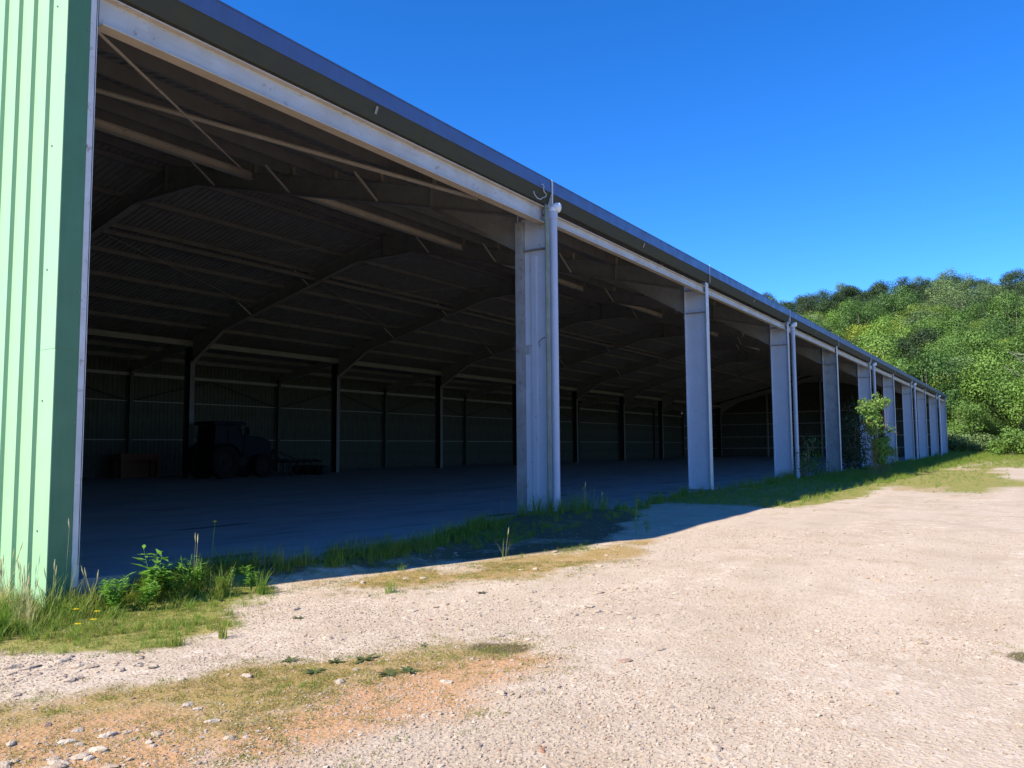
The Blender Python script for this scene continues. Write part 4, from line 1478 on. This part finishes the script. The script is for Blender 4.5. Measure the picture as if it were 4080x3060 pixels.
# low mossy dry growth
u_, v_, r_ = scatter(60000, 2.5, 12)
u2, v2, r2 = scatter(20000, 12, 30, math.radians(32))
u_ = np.concatenate([u_, u2]); v_ = np.concatenate([v_, v2])
g, mo, so, da = masks(u_, v_)
keep = yard_ok(u_, v_) & (rng.random(len(u_)) < np.clip(mo * .75 + g * .7 + so * .4 + da * .3, 0, 1) * (.3 + .7 * sstep(.35, .6, fbm(u_ + 7, v_, .5))))
u_, v_, g = u_[keep], v_[keep], g[keep]
hh = rng.uniform(.35, 1.1, len(u_))
kind = np.where(rng.random(len(u_)) < .18 + .35 * g, rng.integers(0, 2, len(u_)), rng.integers(2, 6, len(u_)))
o = instancer('mossy_growth', np.stack([u_, v_, ground_z(u_, v_) - .003], 1), np.stack([np.zeros(len(u_)), np.zeros(len(u_)), rng.uniform(0, 6.28, len(u_))], 1), np.stack([hh, hh, hh * .55], 1), kind, shorts, '')
tag(o, 'low olive moss and dry grass among the gravel', 'moss', None, 'stuff')

# ------------------------------------------------------------------ single weeds and flowers that can be told apart
def stem_plant(name, loc, label, h, nstem, leaf, nleaf, mat, seed, spread=.5, group=None, cat='weed'):
    r_ = np.random.default_rng(seed)
    e_ = empty(name, loc)
    mb = MB()
    P, Q = [], []
    for i in range(nstem):
        a = r_.uniform(0, 6.28)
        hh_ = h * r_.uniform(.6, 1.05)
        d = np.array([math.cos(a), math.sin(a), 0]) * hh_ * spread * r_.uniform(.2, 1)
        p1 = d * .35 + np.array([0, 0, hh_ * .5])
        p2 = d + np.array([0, 0, hh_])
        mb.tube([(0, 0, -.01), p1, p2], [.004, .003, .0015], 5)
        for j in range(nleaf):
            t_ = r_.uniform(.2, 1)
            q = p1 * (2 * t_) if t_ < .5 else p1 + (p2 - p1) * (2 * t_ - 1)
            aa = r_.uniform(0, 6.28)
            dd = np.array([math.cos(aa), math.sin(aa), r_.uniform(.0, .6)])
            P.append((q, dd))
    part('stem', mb, mat, e_)
    vs, fs = [], []
    for q, dd in P:
        L = leaf * r_.uniform(.6, 1.2)
        s_ = np.cross(dd, [0, 0, 1])
        s_ /= np.linalg.norm(s_)
        o0 = len(vs)
        vs += [q, q + dd * L * .45 + s_ * L * .13, q + dd * L + np.array([0, 0, -.15 * L]), q + dd * L * .45 - s_ * L * .13]
        fs.append((o0, o0 + 1, o0 + 2, o0 + 3))
    link('foliage', mesh_np('foliage', np.array(vs), np.array(fs), mat), e_)
    return tag(e_, label, cat, group)

def gz(u_, v_): return float(ground_z(u_, v_))
for (u_, v_, h, ns, lf, nl, sd, sp, lab) in (
        (.82, -.25, .62, 5, .20, 18, 21, .3, 'tall leafy weed with long narrow leaves right of the corner post'),
        (1.0, -.30, .42, 7, .12, 18, 22, .5, 'shorter leafy weed just beside the tallest one by the opening'),
        (.35, -.25, .40, 8, .11, 18, 23, .6, 'bushy dark weed at the foot of the corner post'),
        (.6, -.45, .36, 8, .10, 18, 27, .6, 'spreading green weed in front of the tallest leafy weed'),
        (1.2, -.35, .46, 5, .09, 14, 24, .4, 'thin weed between the leafy weed and the tall grass clump')):
    u_, v_ = CAM.x + (u_ - CAM.x) * .95, CAM.y + (v_ - CAM.y) * .95
    stem_plant('leafy_weed', (u_, v_, gz(u_, v_)), lab, h, ns, lf, nl, 'leaf_weed', sd, sp)
for i_, (u_, v_, h, ns, lf, nl, sp, lab) in enumerate((
        (.12, -.5, .34, 9, .10, 16, .6, 'low bright weed just right of the corner post foot'),
        (.72, -.85, .32, 9, .09, 16, .6, 'low bright weed before the spreading green weed'),
        (1.02, -.85, .40, 8, .10, 16, .45, 'bright bushy weed left of the tall grass clump'),
        (1.28, -1.0, .30, 8, .08, 14, .55, 'small bright weed below the tall grass clump'),
        (1.62, -1.1, .32, 8, .09, 14, .5, 'bright weed at the right end of the corner plants'))):
    stem_plant('leafy_weed', (u_, v_, gz(u_, v_)), lab, h, ns, lf, nl, 'leaf_weed', 160 + i_, sp)
stem_plant('leafy_weed', (8.05, -3.45, gz(8.05, -3.45)), 'single tall sunlit weed standing at the shadow edge', .62, 3, .10, 8, 'leaf_weed', 25, .18)
stem_plant('leafy_weed', (8.4, -3.5, gz(8.4, -3.5)), 'short sunlit weed right beside the tall shadow edge weed', .3, 4, .08, 8, 'leaf_weed', 26, .5)

def grass_clump(loc, label, h, n, seed, mat='grass', heads=0, w=.008):
    e_ = empty('grass_clump', loc)
    link('blades', tuft(seed, n, h, w, .035, mat, .7), e_)
    if heads:
        r_ = np.random.default_rng(seed + 1)
        mb = MB()
        for i in range(heads):
            a = r_.uniform(0, 6.28)
            d = np.array([math.cos(a), math.sin(a), 0]) * h * .25 * r_.random()
            hh_ = h * r_.uniform(.85, 1.2)
            top = d + np.array([0, 0, hh_])
            b0 = np.append(r_.normal(size=2) * .03, 0)
            mb.tube([b0, d * .4 + b0 * .5 + np.array([0, 0, hh_ * .55]), top], [.0028, .0022, .0015], 4)
            mb.tube([top, top + d * .15 + np.array([0, 0, .05]), top + d * .3 + np.array([0, 0, .11])], [.003, .0075, .002], 5)
        part('seed_stalk', mb, 'straw', e_)
    return tag(e_, label, 'grass clump')
for i_, (u_, v_, h, n, mt_, hd_, lab) in enumerate((
        (1.36, -.35, .55, 38, 'grass', 2, 'tall bright grass clump right of the leafy weeds by the slab'),
        (1.62, -.6, .42, 40, 'grass', 0, 'lower grass clump right of the tall bright one'),
        (1.95, -.9, .36, 40, 'grass', 0, 'low grass clump at the right end of the corner weeds'),
        (-.12, -.12, .8, 9, 'grass', 2, 'tall grass stalk against the dark green corner trim'),
        (-.62, .75, .75, 12, 'straw', 4, 'dark seed stalks against the ribbed green wall'),
        (-.58, .35, .6, 12, 'straw', 4, 'seed stalks against the green wall nearer the corner'),
        (-.75, .1, .5, 50, 'straw', 12, 'pale straw coloured flowering grass below the green wall'),
        (-.95, .45, .55, 50, 'straw', 12, 'dense straw coloured grass at the left picture edge'),
        (-.7, -.25, .45, 46, 'straw', 8, 'mixed straw grass just left of the corner'),
        (-.95, -.1, .42, 50, 'grass', 4, 'green grass clump below the straw grass'),
        (-.45, -.35, .48, 46, 'grass', 4, 'green grass clump hiding the corner base'),
        (-.05, -.45, .40, 44, 'grass', 3, 'green grass clump in front of the corner post'),
        (-1.25, -.35, .5, 60, 'straw', 12, 'straw coloured grass in front of the left edge grass'),
        (-1.2, -.8, .42, 60, 'grass', 4, 'bright green grass at the lower left of the corner plants'),
        (-1.6, -.6, .45, 60, 'grass', 4, 'bright green grass clump at the far left edge'),
        (-.85, -.65, .36, 60, 'straw', 8, 'short straw grass below the corner trim'),
        (.5, -.7, .42, 46, 'grass', 0, 'bright grass clump before the tallest leafy weed'),
        (1.15, -1.05, .38, 46, 'grass', 0, 'bright grass clump before the tall grass clump'),
        (-.49, -2.64, .16, 40, 'grass', 0, 'small dense green tuft low in the corner grass'),
        (-.07, -2.76, .2, 34, 'grass', 0, 'upright green tuft at the right edge of the corner grass'),
        (2.34, -2.78, .2, 30, 'grass', 0, 'green tuft in the gravel under the shadow edge'),
        (4.9, -2.75, .42, 8, 'grass', 1, 'thin sunlit grass spike at the middle of the shadow edge'))):
    if u_ > .9 and v_ > -1:
        u_, v_ = CAM.x + (u_ - CAM.x) * .945, CAM.y + (v_ - CAM.y) * .945
    grass_clump((u_, v_, gz(u_, v_)), lab, h, n, 131 + i_, mt_, hd_)
grass_clump((10.75, -.95, gz(10.75, -.95)), 'grass clump around the foot of the nearest column', .5, 60, 41, heads=2)
grass_clump((10.1, -.75, gz(10.1, -.75)), 'grass clump left of the nearest column foot', .42, 60, 42, heads=1)
grass_clump((11.4, -1.1, gz(11.4, -1.1)), 'grass clump right of the nearest downpipe', .36, 50, 43, heads=2)
grass_clump((15.2, -3.7, gz(15.2, -3.7)), 'sunlit grass tuft before the second column', .3, 30, 44, heads=0)

def rosette(loc, label, n, L, seed):
    r_ = np.random.default_rng(seed)
    e_ = empty('broadleaf_weed', loc)
    for i in range(n):
        a = 2 * math.pi * i / n + r_.uniform(-.3, .3)
        el = r_.uniform(.05, .4)
        ll = .72 * L * r_.uniform(.6, 1.2)
        d = np.array([math.cos(a) * math.cos(el), math.sin(a) * math.cos(el), math.sin(el)])
        s_ = np.array([-math.sin(a), math.cos(a), 0])
        w_ = ll * .17
        dn = np.array([0, 0, -.12 * ll])
        vs = [np.zeros(3), d * ll * .4 + s_ * w_, d * ll * .4 - s_ * w_, d * ll * .75 + s_ * w_ * .8 + dn * .4, d * ll * .75 - s_ * w_ * .8 + dn * .4, d * ll + dn]
        me_ = MB().add(vs, [(0, 1, 2), (1, 3, 4, 2), (3, 5, 4)]).mesh('leaf', 'leaf_rosette')
        link('leaf', me_, e_)
    return tag(e_, label, 'weed')
for i, (u_, v_, n, L, lab) in enumerate(((-.31, -3.98, 9, .16, 'broad-leaved weed at the left end of the dark weed row'), (-.45, -4.43, 9, .15, 'low broad-leaved weed in the mossy patch'),
        (-.15, -4.35, 8, .14, 'broad-leaved weed between the row end and the largest weed'), (.01, -4.54, 12, .17, 'largest broad-leaved weed in the middle of the mossy patch'), (-.19, -5.01, 10, .14, 'broad-leaved weed nearest the camera in the moss'),
        (-.05, -5.1, 9, .13, 'broad-leaved weed towards the wet hollow'), (.59, -4.72, 6, .09, 'tiny weed on bare gravel above the moss'),
        (.86, -2.8, 10, .12, 'low green weed by the dark hollow in the white stones'), (2.83, -3.78, 9, .11, 'green weed in the gravel before the shadow'))):
    rosette((u_, v_, gz(u_, v_) + .005), lab, n, L, 70 + i)

def flower(loc, label, h, seed, heads=1, group=None):
    r_ = np.random.default_rng(seed)
    e_ = empty('yellow_flower', loc)
    for k_ in range(heads):
        d = np.append(r_.normal(size=2) * .05 * (heads > 1), 0)
        top = d + np.array([r_.normal() * .02, r_.normal() * .02, h * r_.uniform(.8, 1.05)])
        part('stem', MB().tube([(0, 0, 0), d * .5 + np.array([0, 0, h * .5]), top], [.002, .0018, .0015], 4), 'leaf_weed', e_)
        mb = MB()
        for i in range(9):
            a = 2 * math.pi * i / 9
            c_, s_ = math.cos(a), math.sin(a)
            mb.add([(top[0], top[1], top[2]), (top[0] + c_ * .022 - s_ * .009, top[1] + s_ * .022 + c_ * .009, top[2] + .006), (top[0] + c_ * .034, top[1] + s_ * .034, top[2] + .004), (top[0] + c_ * .018 + s_ * .007, top[1] + s_ * .018 - c_ * .007, top[2] + .006)], [(0, 3, 2, 1)])
        mb.tube([tuple(top), tuple(top + np.array([0, 0, .01]))], .009, 7)
        part('flower_head', mb, 'yellow_petal', e_)
    return tag(e_, label, 'flower', group)
for i, (u_, v_, h, n, lab) in enumerate(((-.49, -.92, .16, 1, 'yellow flower in the corner grass, upper left of its trio'), (-.41, -1.2, .16, 1, 'yellow flower in the corner grass, rightmost of the trio'),
        (-.54, -1.35, .15, 1, 'yellow flower in the corner grass, lower one of the trio'), (-.85, -1.57, .15, 1, 'lone yellow flower lowest in the corner grass'),
        (.35, -.3, .3, 1, 'yellow flower beside the corner post foot'), (1.55, -.4, .72, 2, 'tall yellow flower pair before the dark floor'),
        (11.3, -.75, .55, 5, 'cluster of yellow flowers right of the nearest downpipe'), (9.9, -.1, .75, 3, 'yellow flowers left of the nearest column'), (8.6, -.2, .45, 2, 'yellow flowers at the slab edge left of the nearest column'))):
    flower((u_, v_, gz(u_, v_)), lab, h, 90 + i, n)
